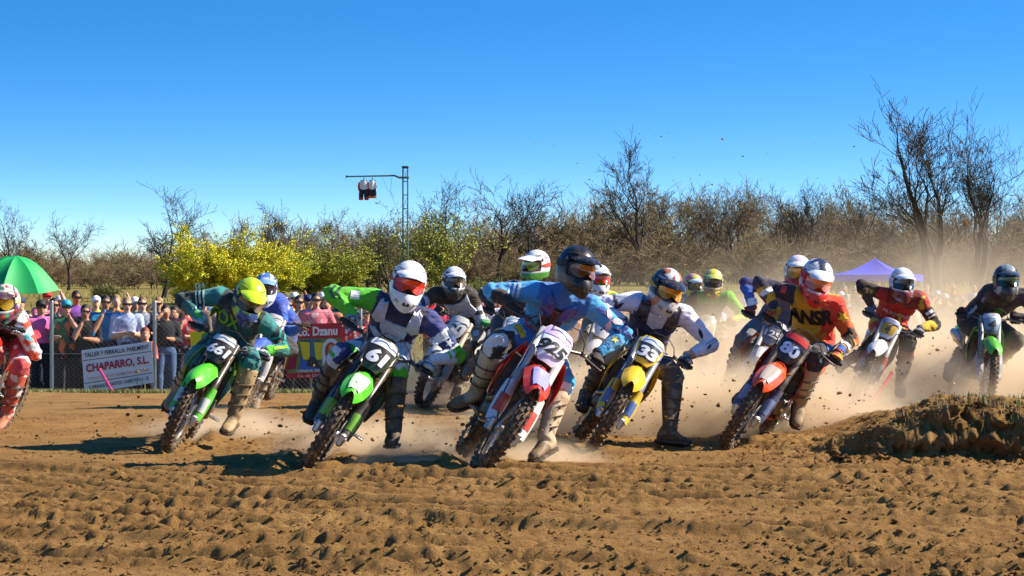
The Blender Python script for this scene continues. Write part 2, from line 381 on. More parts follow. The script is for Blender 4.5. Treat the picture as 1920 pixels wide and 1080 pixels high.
def wheel_meshes(key, R, w, rows, npitch, rim_r):
    BM[key+'_tyre'] = tyre(R, w, rows, npitch).mesh(key+'_tyre')
    mb = MB(); mb.lathe([(-.024, rim_r+.008), (-.020, rim_r-.010), (0, rim_r-.018), (.020, rim_r-.010), (.024, rim_r+.008)], 40, 0, closed=True); BM[key+'_rim'] = mb.mesh(key+'_rim')
    mb = MB(); mb.lathe([(-.055, .0), (-.055, .032), (-.045, .034), (-.03, .02), (.03, .02), (.045, .034), (.055, .032), (.055, 0)], 16, 0); BM[key+'_hub'] = mb.mesh(key+'_hub')
    mb = MB()
    for i in range(28):
        a = 2*math.pi*i/28; s = -1 if i % 2 else 1; b = a+.28*(1 if (i//2) % 2 else -1)
        mb.tube([(s*.042, .032*math.cos(b), .032*math.sin(b)), (s*.006, (rim_r-.014)*math.cos(a), (rim_r-.014)*math.sin(a))], .0024, 3, False)
    BM[key+'_spokes'] = mb.mesh(key+'_spokes', False)
    mb = MB(); mb.lathe([(-.0018, .070), (-.0018, .125), (.0018, .125), (.0018, .070)], 32, 0, (-.062, 0, 0), closed=True)
    for i in range(5):
        a = 2*math.pi*i/5; mb.box((-.062, .055*math.cos(a), .055*math.sin(a)), (.003, .05, .012), np.array([[1, 0, 0], [0, math.cos(a), -math.sin(a)], [0, math.sin(a), math.cos(a)]]))
    BM[key+'_disc'] = mb.mesh(key+'_disc')
def build_bike_meshes():
    wheel_meshes('front', .335, .086, (-.037, -.013, .013, .037), 34, .262)
    wheel_meshes('rear', .33, .115, (-.050, -.018, .018, .050), 30, .235)
    for s, k in ((1, 'r'), (-1, 'l')):
        x = .098*s
        mb = MB(); mb.tube([fork_pt(x, t) for t in (0, .3, .36)], .0235, 12); BM['stanchion_'+k] = mb.mesh('stanchion')
        mb = MB(); mb.tube([fork_pt(x, t) for t in (.33, .335, .44, .445, .80, .81)], [.028, .033, .033, .0295, .0295, .024], 14); BM['fork_'+k] = mb.mesh('fork_leg')
        mb = MB(); mb.box(fork_pt(x*.97, .02, .012), (.045, .075, .10), None, .012); mb.lathe([(-.02, 0), (-.02, .017), (.02, .017), (.02, 0)], 12, 0, (s*.108, .70, .335)); BM['lug_'+k] = mb.mesh('axle_lug')
        G = []
        for t in np.linspace(.03, .35, 8):
            wd = .038+.010*math.sin((t-.03)/.32*math.pi); row = []
            for q in np.linspace(-1, 1, 7): row.append(fork_pt(x+s*.008+wd*q*1.0, t, .045-.035*q*q+.004*math.sin(t*40)))
            G.append(row)
        BM['guard_'+k] = MB().sheet(np.array(G), .004).mesh('fork_guard')
        # bars, grip, lever
        mb = MB(); mb.tube([(s*.235, .232, 1.070), (s*.355, .205, 1.072)], .0175, 12); mb.lathe([(0, .013), (0, .026), (.006, .026), (.006, .013)], 14, 0, (s*.236-.003, .232, 1.07)); BM['grip_'+k] = mb.mesh('grip')
        mb = MB(); mb.box((s*.20, .245, 1.072), (.035, .035, .035), None, .008); mb.tube([(s*.195, .262, 1.068), (s*.215, .290, 1.062), (s*.28, .288, 1.052), (s*.335, .272, 1.048), (s*.345, .268, 1.05)], [.007, .007, .0055, .005, .006], 8); BM['lever_'+k] = mb.mesh('lever')
        # shroud
        G = []
        for i, u in enumerate(np.linspace(0, 1, 9)):        # rear -> front
            row = []
            for v in np.linspace(0, 1, 7):                   # bottom -> top
                y = -.10+.46*u-.10*(1-v)*u+.03*v; zt = .85+.045*u; zb = .64-.17*sm(.15, .75, u)+.07*sm(.8, 1, u)
                z = zb+(zt-zb)*v; xx = .105+.085*u*math.sin(math.pi*min(1, .25+.65*v))+.015*u
                row.append((s*xx, y, z))
            G.append(row if s > 0 else row)
        BM['shroud_'+k] = MB().sheet(np.array(G), .005*(-s)).mesh('shroud')
        G2 = [[np.array(G[i][j])+np.array([s*.0065, 0, 0]) for j in ((2, 3, 4) if i > 4 else (3, 4, 5))] for i in range(1, 8)]
        BM['sdecal_'+k] = MB().sheet(np.array(G2), .002*(-s)).mesh('shroud_decal')
        G3 = [[fork_pt(x+s*.008+(.046)*q*.75, t, .0495-.035*(q*.75)**2+.004*math.sin(t*40)) for q in np.linspace(-1, 1, 5)] for t in np.linspace(.10, .24, 4)]
        BM['gdecal_'+k] = MB().sheet(np.array(G3), .002).mesh('guard_decal')
        mb = MB(); mb.box((s*.115, .245, .66), (.10, .032, .27), None, .006)
        for j in range(11): mb.box((s*.115, .262, .55+.022*j), (.085, .006, .006))
        BM['radiator_'+k] = mb.mesh('radiator')
        G = []
        for u in np.linspace(0, 1, 7):
            y = -.12-.56*u
            G.append([(s*(.115+.02*math.sin(math.pi*v)+.01*u), y-.03*(1-v), .56+.20*u*(1-.3*u)+(.27-.13*u)*v) for v in np.linspace(0, 1, 5)])
        BM['panel_'+k] = MB().sheet(np.array(G), .005*s).mesh('side_panel')
        mb = MB(); mb.box((s*.185, -.13, .335), (.10, .055, .018), None, .006)
        for j in range(5): mb.box((s*(.15+.02*j), -.13, .347), (.006, .05, .012))
        mb.tube([(s*.09, -.15, .36), (s*.14, -.14, .34)], .016, 8); BM['peg_'+k] = mb.mesh('footpeg')
    mb = MB(); mb.box(fork_pt(0, .60, -.02), (.245, .06, .035), np.stack([[1, 0, 0], FN, RK], 1), .01)
    mb.box(fork_pt(0, .79, -.02), (.245, .055, .028), np.stack([[1, 0, 0], FN, RK], 1), .01); mb.tube([fork_pt(0, .57, -.03), fork_pt(0, .82, -.03)], .026, 12)
    for s in (-1, 1): mb.box((s*.05, .305, 1.015), (.03, .04, .06), None, .008)
    BM['clamps'] = mb.mesh('triple_clamp')
    mb = MB(); mb.tube([(-.36, .205, 1.073), (-.24, .231, 1.072), (-.185, .246, 1.068), (-.12, .295, 1.042), (-.06, .303, 1.035), (.06, .303, 1.035), (.12, .295, 1.042), (.185, .246, 1.068), (.24, .231, 1.072), (.36, .205, 1.073)], .0115, 10)
    mb.tube([(-.15, .272, 1.06), (.15, .272, 1.06)], .006, 8); BM['bars'] = mb.mesh('handlebar')
    mb = MB(); mb.box((0, .285, 1.058), (.21, .055, .05), None, .016); BM['pad'] = mb.mesh('bar_pad')
    mb = MB()
    mb.tube([(.21, .29, 1.02), (.18, .40, 1.07), (.145, .46, 1.02), (.13, .47, .90), (.12, .50, .76), (.13, .56, .62), (.12, .64, .48), (.07, .70, .36)], .0045, 6)
    mb.tube([(-.21, .29, 1.02), (-.17, .40, 1.08), (-.08, .45, 1.13), (.04, .44, 1.11), (.10, .36, 1.0), (.11, .25, .88)], .004, 6)
    BM['hose'] = mb.mesh('cable')
    # front fender
    st = [(.16, .665, .045), (.26, .725, .065), (.36, .768, .080), (.47, .790, .092), (.58, .788, .094), (.69, .768, .098), (.79, .736, .096), (.87, .702, .086), (.925, .672, .064), (.950, .655, .040)]
    G = [[(w*q, y, z+.010*(abs(q) < .25)-.060*(max(0, abs(q)-.42)/.58)**1.25*(1+.4*(i < 4))) for q in np.linspace(-1, 1, 13)] for i, (y, z, w) in enumerate(st)]
    BM['fender'] = MB().sheet(np.array(G), .005).mesh('front_fender')
    G = [[(w*.62*q, y, z+.0155-.060*(max(0, abs(q*.62)-.42)/.58)**1.25) for q in np.linspace(-1, 1, 7)] for y, z, w in st[5:9]]
    BM['fdecal'] = MB().sheet(np.array(G), .003).mesh('fender_decal')
    # number plate
    def plate(sc, lift, th, n=11):
        G = []
        for v in np.linspace(-1, 1, n):
            h = .135*v*sc; hw = (.104+.022*v)*(1-.34*max(0, abs(v)-.55)**1.3/.35)*sc
            G.append([np.array([0, .485, .955])+RK*h+np.array([hw*q, 0, 0])+FN*(.018-.055*(hw*q/.12)**2+lift-.02*v*v) for q in np.linspace(1, -1, 13)])
        return MB().sheet(np.array(G), th)
    BM['plate'] = plate(1, 0, -.005).mesh('number_plate'); BM['panel'] = plate(.86, .003, -.002).mesh('number_panel')
    G = []
    for v in np.linspace(.42, .86, 4):
        h = .135*v; hw = (.104+.022*v)*(1-.34*max(0, abs(v)-.55)**1.3/.35)*.88
        G.append([np.array([0, .485, .955])+RK*h+np.array([hw*q, 0, 0])+FN*(.018-.055*(hw*q/.12)**2+.0055-.02*v*v) for q in np.linspace(1, -1, 11)])
    BM['pband'] = MB().sheet(np.array(G), -.002).mesh('plate_band')
    # body work
    def oval(c, wx, wz, n=14, p=2.6): return [np.array(c)+np.array([math.copysign(abs(math.cos(a))**(2/p), math.cos(a))*wx, 0, math.copysign(abs(math.sin(a))**(2/p), math.sin(a))*wz]) for a in (2*math.pi*i/n for i in range(n))]
    mb = MB(); mb.loft([oval((0, y, z), wx, wz) for y, z, wx, wz in ((.30, .84, .06, .05), (.24, .85, .10, .075), (.10, .84, .12, .085), (-.04, .82, .10, .075), (-.12, .80, .07, .05))]); mb.tube([(0, .12, .91), (0, .12, .945)], .035, 14); BM['tank'] = mb.mesh('fuel_tank')
    mb = MB(); mb.loft([oval((0, y, z), wx, wz, 14, 3.2) for y, z, wx, wz in ((.14, .915, .045, .02), (.04, .885, .062, .05), (-.12, .862, .070, .055), (-.30, .858, .082, .052), (-.50, .875, .085, .045), (-.66, .905, .075, .028))]); BM['seat'] = mb.mesh('seat')
    G = [[(w*q, y, z-.05*q*q) for q in np.linspace(-1, 1, 9)] for y, z, w in ((-.45, .85, .10), (-.60, .875, .11), (-.75, .90, .105), (-.90, .915, .09), (-1.0, .915, .06))]
    BM['rfender'] = MB().sheet(np.array(G), .005).mesh('rear_fender')
    mb = MB(); mb.box((0, .0, .42), (.23, .30, .22), None, .05); mb.box((0, -.14, .47), (.20, .16, .16), None, .04)
    mb.lathe([(-.14, 0), (-.14, .085), (-.12, .095), (.12, .095), (.14, .08), (.14, 0)], 24, 0, (0, -.03, .40))
    for j in range(6): mb.box((0, .075+.012*j, .545+.03*j), (.15, .14, .012), np.array([[1, 0, 0], [0, .93, -.37], [0, .37, .93]]), .003)
    mb.box((0, .12, .65), (.13, .13, .22), np.array([[1, 0, 0], [0, .93, -.37], [0, .37, .93]]), .02); mb.box((0, .16, .76), (.12, .11, .06), None, .015)
    BM['engine'] = mb.mesh('engine')
    mb = MB()
    mb.tube([(0, .36, .93), (0, .38, .80)], .034, 12); mb.tube([(0, .36, .82), (0, .33, .60), (.0, .28, .42)], .022, 8)
    for s in (-1, 1):
        mb.tube([(0, .35, .88), (s*.09, .22, .84), (s*.10, -.05, .74), (s*.10, -.18, .62), (s*.10, -.17, .40)], [.025, .022, .02, .02, .02], 8)
        mb.tube([(0, .28, .43), (s*.08, .20, .31), (s*.09, -.10, .30), (s*.10, -.17, .40)], .014, 8); mb.tube([(s*.08, -.12, .74), (s*.07, -.60, .86)], .010, 6); mb.tube([(s*.09, -.16, .58), (s*.07, -.55, .83)], .009, 6)
    BM['frame'] = mb.mesh('frame')
    mb = MB(); G = [[(x, y, z+.02*abs(x)/.1) for x in np.linspace(-.11, .11, 5)] for y, z in ((.30, .40), (.24, .315), (.08, .285), (-.12, .285))]; mb.sheet(np.array(G), .004); BM['skid'] = mb.mesh('skid_plate')
    mb = MB()
    for s in (-1, 1): mb.tube([(s*.09, -.15, .42), (s*.10, -.30, .41), (s*.095, -.68, .33), (s*.095, -.75, .325)], [.035, .036, .026, .018], 8, flat=.7); mb.box((s*.10, -.70, .33), (.02, .07, .04), None, .006)
    mb.tube([(-.1, -.24, .415), (.1, -.24, .415)], .03, 8); BM['swingarm'] = mb.mesh('swingarm')
    mb = MB(); mb.tube([(0, -.20, .74), (0, -.24, .46)], .022, 10)
    for j in range(7): mb.lathe([(-.007, .030), (0, .042), (.007, .030)], 14, 2, (0, -.205-.005*j, .70-.034*j))
    BM['shock'] = mb.mesh('shock')
    mb = MB(); mb.tube([(.03, .17, .68), (.06, .27, .60), (.10, .27, .48), (.135, .16, .44), (.14, 0, .52), (.13, -.18, .62), (.135, -.30, .69)], [.02, .021, .022, .024, .024, .022, .02], 10); BM['header'] = mb.mesh('exhaust_pipe')
    mb = MB(); mb.tube([(.135, -.30, .69), (.14, -.36, .715), (.145, -.68, .80), (.145, -.71, .805)], [.028, .046, .046, .03], 12, flat=1.15); BM['silencer'] = mb.mesh('silencer')
    mb = MB(); lp = [(-.082, -.70+.08*math.cos(a), .33+.08*math.sin(a)) for a in np.linspace(math.pi/2, 3*math.pi/2, 9)]+[(-.082, -.05+.035*math.cos(a), .40+.035*math.sin(a)) for a in np.linspace(-math.pi/2, math.pi/2, 6)]
    mb.tube(lp+[lp[0]], .007, 5, False); mb.lathe([(-.003, .04), (-.003, .078), (.003, .078), (.003, .04)], 30, 0, (-.082, -.70, .33), closed=True); BM['chain'] = mb.mesh('chain')
build_bike_meshes()
for k_ in ('bars', 'pad', 'grip_r', 'grip_l', 'lever_r', 'lever_l'):
    setco(BM[k_], vco(BM[k_])*np.array([1.08, 1, 1])+np.array([0, .026, -.052]))
def plate_surface(u, v, lift=.006):
    "u,v in metres on the number plate (u to the viewer's right when seen from the front)"
    return np.array([-u, .485, .955])+RK*v+FN*(.018-.055*(u/.12)**2+lift-.02*(v/.135)**2)
def number_mesh(txt, w, h, shear=0.0, bold=.035):
    me = text_mesh(txt, .2, bold, shear, 0, .92, 4); fit_box(me, w, h); cut(me, .03)
    V = vco(me); V = np.array([plate_surface(x, y, .0075) for x, y, _ in V]); V = np.array([q-RK*.028 for q in V]); setco(me, V); return me

BIKES = {}
def bike(key, contact_px, Y, yaw, lean, steer, c, label, number=None, scale=.88):
    "c: colours fender, shroud, plate, panel, digits, guard, frame, seat, tank, side, rear, fork, rim"
    p = at(contact_px, 520, Y); gy_ = Y
    M3 = (Matrix.Rotation(math.pi+math.radians(yaw), 4, 'Z') @ Matrix.Rotation(-math.radians(lean), 4, 'Y'))
    M3 = M3 @ Matrix.Scale(scale, 4)
    off = M3 @ Vector((0, .70, -.012))
    base = Vector((p[0], Y, gz(p[0], Y))) - off
    root = empty('motocross_bike'); root.matrix_world = Matrix.Translation(base) @ M3
    tag(root, label, 'motorcycle', 'motocross bikes in the race')
    ST = Matrix.Translation(Vector(S0)) @ Matrix.Rotation(math.radians(steer), 4, Vector(RK)) @ Matrix.Translation(-Vector(S0))
    SP = lambda a: Matrix.Rotation(a, 4, 'X')
    black = plastic((.015, .015, .016), .18, .4); al = metal((.55, .55, .56), .32, .45); dk = metal((.10, .10, .11), .4, .4)
    P = lambda k, d='black': plastic(c.get(k, (.015, .015, .016)) if not isinstance(c.get(k), str) else c[k])
    def wheel(k, pos, S, dirt, spin):
        w = obj(k+'_wheel', BM[k+'_tyre'], rubber(dirt), root, S @ Matrix.Translation(pos) @ SP(spin))
        obj('rim', BM[k+'_rim'], plastic(c.get('rim', (.02, .02, .02)), .35), w); obj('hub', BM[k+'_hub'], al, w); obj('spokes', BM[k+'_spokes'], al, w); obj('brake_disc', BM[k+'_disc'], al, w)
    wheel('front', (0, .70, .335), ST, .95, random.random()); wheel('rear', (0, -.70, .33), Matrix(), .95, random.random())
    for k in 'rl':
        f = obj('fork_leg', BM['fork_'+k], plastic(c.get('fork', (.02, .02, .02)), .25), root, ST)
        obj('stanchion', BM['stanchion_'+k], metal((.6, .58, .55), .15, .3), f); obj('axle_lug', BM['lug_'+k], al, f)
        gu = obj('fork_guard', BM['guard_'+k], plastic(c.get('guard', (.02, .02, .02)), .4), root, ST); obj('guard_decal', BM['gdecal_'+k], plastic(c.get('gdec', (.35, .35, .36)), .4), gu)
        g = obj('grip', BM['grip_'+k], rubber(.1), root, ST); obj('lever', BM['lever_'+k], dk, root, ST)
        obj('radiator', BM['radiator_'+k], flat((.03, .03, .03), .5, .35), root)
        sh = obj('shroud', BM['shroud_'+k], P('shroud'), root); obj('shroud_decal', BM['sdecal_'+k], plastic(c.get('sdec', (.55, .55, .55)), .25), sh); obj('side_panel', BM['panel_'+k], P('side'), root); obj('footpeg', BM['peg_'+k], al, root)
    obj('triple_clamp', BM['clamps'], dk, root, ST)
    hb = obj('handlebar', BM['bars'], metal(c.get('bar', (.12, .12, .12)), .35, .2), root, ST); obj('bar_pad', BM['pad'], P('pad'), hb)
    obj('cable', BM['hose'], rubber(.05), root, ST)
    fe = obj('front_fender', BM['fender'], P('fender'), root, ST)
    if 'fdecal' in c: obj('fender_decal', BM['fdecal'], plastic(c['fdecal'], .1), fe)
    pl = obj('number_plate', BM['plate'], P('plate'), root, ST)
    obj('number_panel', BM['panel'], plastic(c.get('panel', (.02, .02, .02)), .12), pl)
    obj('plate_band', BM['pband'], plastic(c.get('band', (.5, .5, .5)), .12), pl)
    if number:
        n = number_mesh(*number); obj('number', n, flat(c.get('digits', (.8, .8, .8)), .4, .08), pl)
        n['text'] = number[0]
    obj('fuel_tank', BM['tank'], P('tank'), root); obj('seat', BM['seat'], pm('seat_vinyl_%.2f_%.2f_%.2f' % c.get('seat', (.02, .02, .02)), c.get('seat', (.02, .02, .02)), .7, dirt=.3, bump=.2), root)
    obj('rear_fender', BM['rfender'], P('rear'), root); obj('engine', BM['engine'], metal((.22, .21, .20), .45, .6), root)
    obj('frame', BM['frame'], metal(c['frame'], .4, .4) if sum(c.get('frame', (.3, .3, .3))) < 1.2 and 'frame' in c else al, root)
    obj('skid_plate', BM['skid'], black, root); obj('swingarm', BM['swingarm'], al, root); obj('shock', BM['shock'], plastic(c.get('spring', (.6, .6, .55)), .3), root)
    obj('exhaust_pipe', BM['header'], metal((.38, .31, .25), .3, .4), root); obj('silencer', BM['silencer'], metal((.5, .5, .5), .35, .3), root); obj('chain', BM['chain'], dk, root)
    W = root.matrix_world.copy()
    loc = lambda q, steered=False: np.array(W @ (ST @ Vector(q) if steered else Vector(q)))
    BIKES[key] = dict(loc=loc, root=root, yaw=math.radians(yaw), lean=math.radians(lean), Y=Y,
                      grip={s: loc((s*.324, .244, 1.019), True) for s in (1, -1)}, gax={s: nrm(loc((s*.389, .231, 1.021), True)-loc((s*.259, .257, 1.020), True)) for s in (1, -1)})
    return BIKES[key]
# ------------------------------------------------------------------ people: one continuous skin per body, clothing as children
def ik(a, b, l1, l2, hint):
    a, b, hint = (np.asarray(q, float) for q in (a, b, hint)); d = np.linalg.norm(b-a); k = nrm(b-a)
    if d > (l1+l2)*.995: s = d/((l1+l2)*.995); l1 *= s; l2 *= s
    x = (d*d+l1*l1-l2*l2)/(2*d); h = math.sqrt(max(l1*l1-x*x, 0)); v = hint-a; v = v-k*(v@k)
    return a+k*x+nrm(v)*h
def segd(P, a, b):
    ab = b-a; t = np.clip(((P-a)@ab)/(ab@ab+1e-12), -.15, 1.15); c = a+np.clip(t, 0, 1)[:, None]*ab
    return np.linalg.norm(P-c, axis=1), t
TORSO = [(-.16, .10, .085), (-.06, .155, .118), (.08, .168, .125), (.25, .160, .118), (.45, .160, .118), (.65, .180, .128), (.82, .188, .122), (.93, .160, .100), (1.0, .105, .080), (1.08, .065, .068)]
def body_mesh(J, voxel, name, loose=1.0, head=None, legs_to=1.0, smooth=2, build=1.0):
    """J: pelvis, neck, up/right frames, sh/el/wr/hip/kn/an keyed +1 (right) and -1 (left)"""
    mb = MB(); P, Nk = J['pelvis'], J['neck']; hr = nrm(J['hip'][1]-J['hip'][-1]); sr = nrm(J['sh'][1]-J['sh'][-1])
    ax = Nk-P; L = np.linalg.norm(ax); bow = J.get('bow', np.zeros(3))
    rings = []; fr = []
    for t, w, d in TORSO:
        c = P+ax*t+bow*(4*max(0, t)*(1-min(1, max(0, t))))
        r = nrm(hr*(1-t)+sr*t); f = nrm(np.cross(nrm(ax), r)); r = nrm(np.cross(f, nrm(ax)))
        w2, d2 = w*loose*build, d*loose*build
        rings.append([c+r*w2*math.copysign(abs(math.cos(a))**.85, math.cos(a))+f*d2*math.sin(a) for a in (2*math.pi*i/16 for i in range(16))]); fr.append((c, r, f))
    mb.loft(rings)
    mb.tube([Nk-nrm(ax)*.04, (Nk+J['head'])/2, J['head']], [.062, .058, .06], 10)
    for s in (1, -1):
        S, E, W, H, K, A = (J[k][s] for k in ('sh', 'el', 'wr', 'hip', 'kn', 'an'))
        ll = loose*build
        mb.ell(S, .078*ll); mb.tube([P+ax*.80+(S-P-ax*.80)*.35, S], [.09*ll, .082*ll], 10)
        mb.tube([S, S+(E-S)*.45, S+(E-S)*.85, E], [.076*ll, .062*ll, .049*ll, .050*ll], 10); mb.ell(E, .051*ll)
        mb.tube([E, E+(W-E)*.3, E+(W-E)*.75, W], [.050*ll, .052*ll, .040*ll, .034*ll], 10)
        mb.ell(H+(P-H)*.2, .118*build); mb.tube([P+ax*.02+(H-P)*.4, H+(K-H)*.12, H+(K-H)*.5, H+(K-H)*.88, K], [.11*build, .108*build, .090*ll, .070*ll, .070*ll], 12); mb.ell(K, .073*ll)
        A2 = K+(A-K)*legs_to; mb.tube([K, K+(A2-K)*.3, A2], [.078*ll, .074*ll, .056*ll], 10)
    if head: head(mb, J)
    me = remesh(mb, voxel, name, smooth)
    V = vco(me); NV = vnorm(me)
    segs = {'torso': (P-ax*.05, P+ax*1.02, .16)}
    for s, q in ((1, 'R'), (-1, 'L')):
        segs['ua'+q] = (J['sh'][s], J['el'][s], .07); segs['fa'+q] = (J['el'][s], J['wr'][s], .05)
        segs['th'+q] = (J['hip'][s], J['kn'][s], .10); segs['sh'+q] = (J['kn'][s], J['an'][s], .07)
    segs['head'] = (Nk+nrm(ax)*.05, J['head'], .09)
    D = []; T = []; names = list(segs)
    for k in names:
        a, b, r = segs[k]; d, t = segd(V, a, b); D.append(d/r); T.append(t)
    D = np.array(D); B = D.argmin(0); T = np.array(T)[B, np.arange(len(V))]
    tt = np.clip(((V-P)@ax)/(L*L), -.2, 1.15); c = P+ax*tt[:, None]
    r0 = nrm(hr+sr); f0 = nrm(np.cross(nrm(ax), r0)); lat = ((V-c)@r0)/.18; fwd = ((V-c)@f0)/.12
    info = dict(V=V, N=NV, B=np.array(names)[B], T=T, tt=tt, lat=lat, fwd=fwd, J=J)
    return me, info
def wrinkle(me, info, amp):
    V, NV = info['V'], info['N']; T = info['T']; B = info['B']; jn = np.ones(len(V))*.6
    for b in ('uaR', 'uaL', 'thR', 'thL'): k = B == b; jn[k] = .5+1.0*np.clip((T[k]-.4)*2, 0, 1)
    for b in ('faR', 'faL'): k = B == b; jn[k] = 1.4-.9*np.clip(T[k]*1.5, 0, 1)
    k = B == 'torso'; jn[k] = .8+.8*np.clip(.5-info['tt'][k], 0, 1)
    d = np.array([mnoise.ridged_multi_fractal(Vector(p*np.array([9, 9, 16])), .9, 2.1, 3, 1.0, 2.0) if False else mnoise.noise(Vector((p[0]*10, p[1]*10, p[2]*19)))+.5*mnoise.noise(Vector((p[0]*24+4, p[1]*24, p[2]*40))) for p in V])
    V2 = V+NV*(amp*jn*(1-2*np.abs(d)))[:, None]; setco(me, V2); info['V'] = V2
def nzv(V, s, o=0.): return np.array([mnoise.noise(Vector((p[0]*s+o, p[1]*s-o, p[2]*s))) for p in V])
def paint(info, D):
    """D: dict of colours. torso, side, yoke, sleeve, sleeve_low, pants, knee, shin, collar (each may be a colour or {'R':..,'L':..}); mot: list of (bones, colour, scale, threshold) blotches; band: list (bone, t0, t1, colour)"""
    V, B, T, tt, lat, fwd = (info[k] for k in ('V', 'B', 'T', 'tt', 'lat', 'fwd')); C = np.zeros((len(V), 3)); n1 = nzv(V, 9)*.12
    g = lambda k, q=None, alt='torso': (D.get(k, D.get(alt)) if not isinstance(D.get(k, D.get(alt)), dict) else D[k][q])
    to = B == 'torso'; C[to] = g('torso')
    if 'side' in D: k = to & (np.abs(lat)+n1 > .72); C[k] = D['side']
    if 'back' in D: k = to & (fwd < -.1); C[k] = D['back']
    if 'yoke' in D: k = to & (tt+n1 > .80); C[k] = D['yoke']
    if 'belly' in D: k = to & (tt+n1 < .34); C[k] = D['belly']
    k = to & (tt < D.get('waist', .10)); C[k] = g('pants')
    for q in 'RL':
        C[B == 'ua'+q] = g('sleeve', q); C[B == 'fa'+q] = g('sleeve_low', q, 'sleeve'); C[B == 'th'+q] = g('pants', q); C[B == 'sh'+q] = g('shin', q, 'pants')
        if 'knee' in D: k = ((B == 'th'+q) & (T+n1 > .70)) | ((B == 'sh'+q) & (T+n1 < .28)); C[k] = g('knee', q)
        if 'cap' in D: k = (B == 'ua'+q) & (T+n1 < .38); C[k] = g('cap', q)
        if 'cuff' in D: k = (B == 'fa'+q) & (T > .72); C[k] = g('cuff', q)
    C[B == 'head'] = D.get('collar', (.02, .02, .02))
    for bones, col, t0, t1 in D.get('band', []):
        for b in bones:
            k = (B == b) & ((tt if b == 'torso' else T)+n1*.6 > t0) & ((tt if b == 'torso' else T)+n1*.6 < t1); C[k] = col
    for i, (bones, col, sc, th) in enumerate(D.get('mot', [])):
        n = nzv(V, sc, 3.7*i+1); k = np.isin(B, bones) & (n > th); C[k] = col
    if 'lat' in D:
        for t0, t1, l0, l1, col in D['lat']: k = to & (fwd > -.2) & (tt+n1*.3 > t0) & (tt+n1*.3 < t1) & (lat+n1*.3 > l0) & (lat+n1*.3 < l1); C[k] = col
    return C
ALLARM = ['uaR', 'uaL', 'faR', 'faL']; LEGS = ['thR', 'thL', 'shR', 'shL']

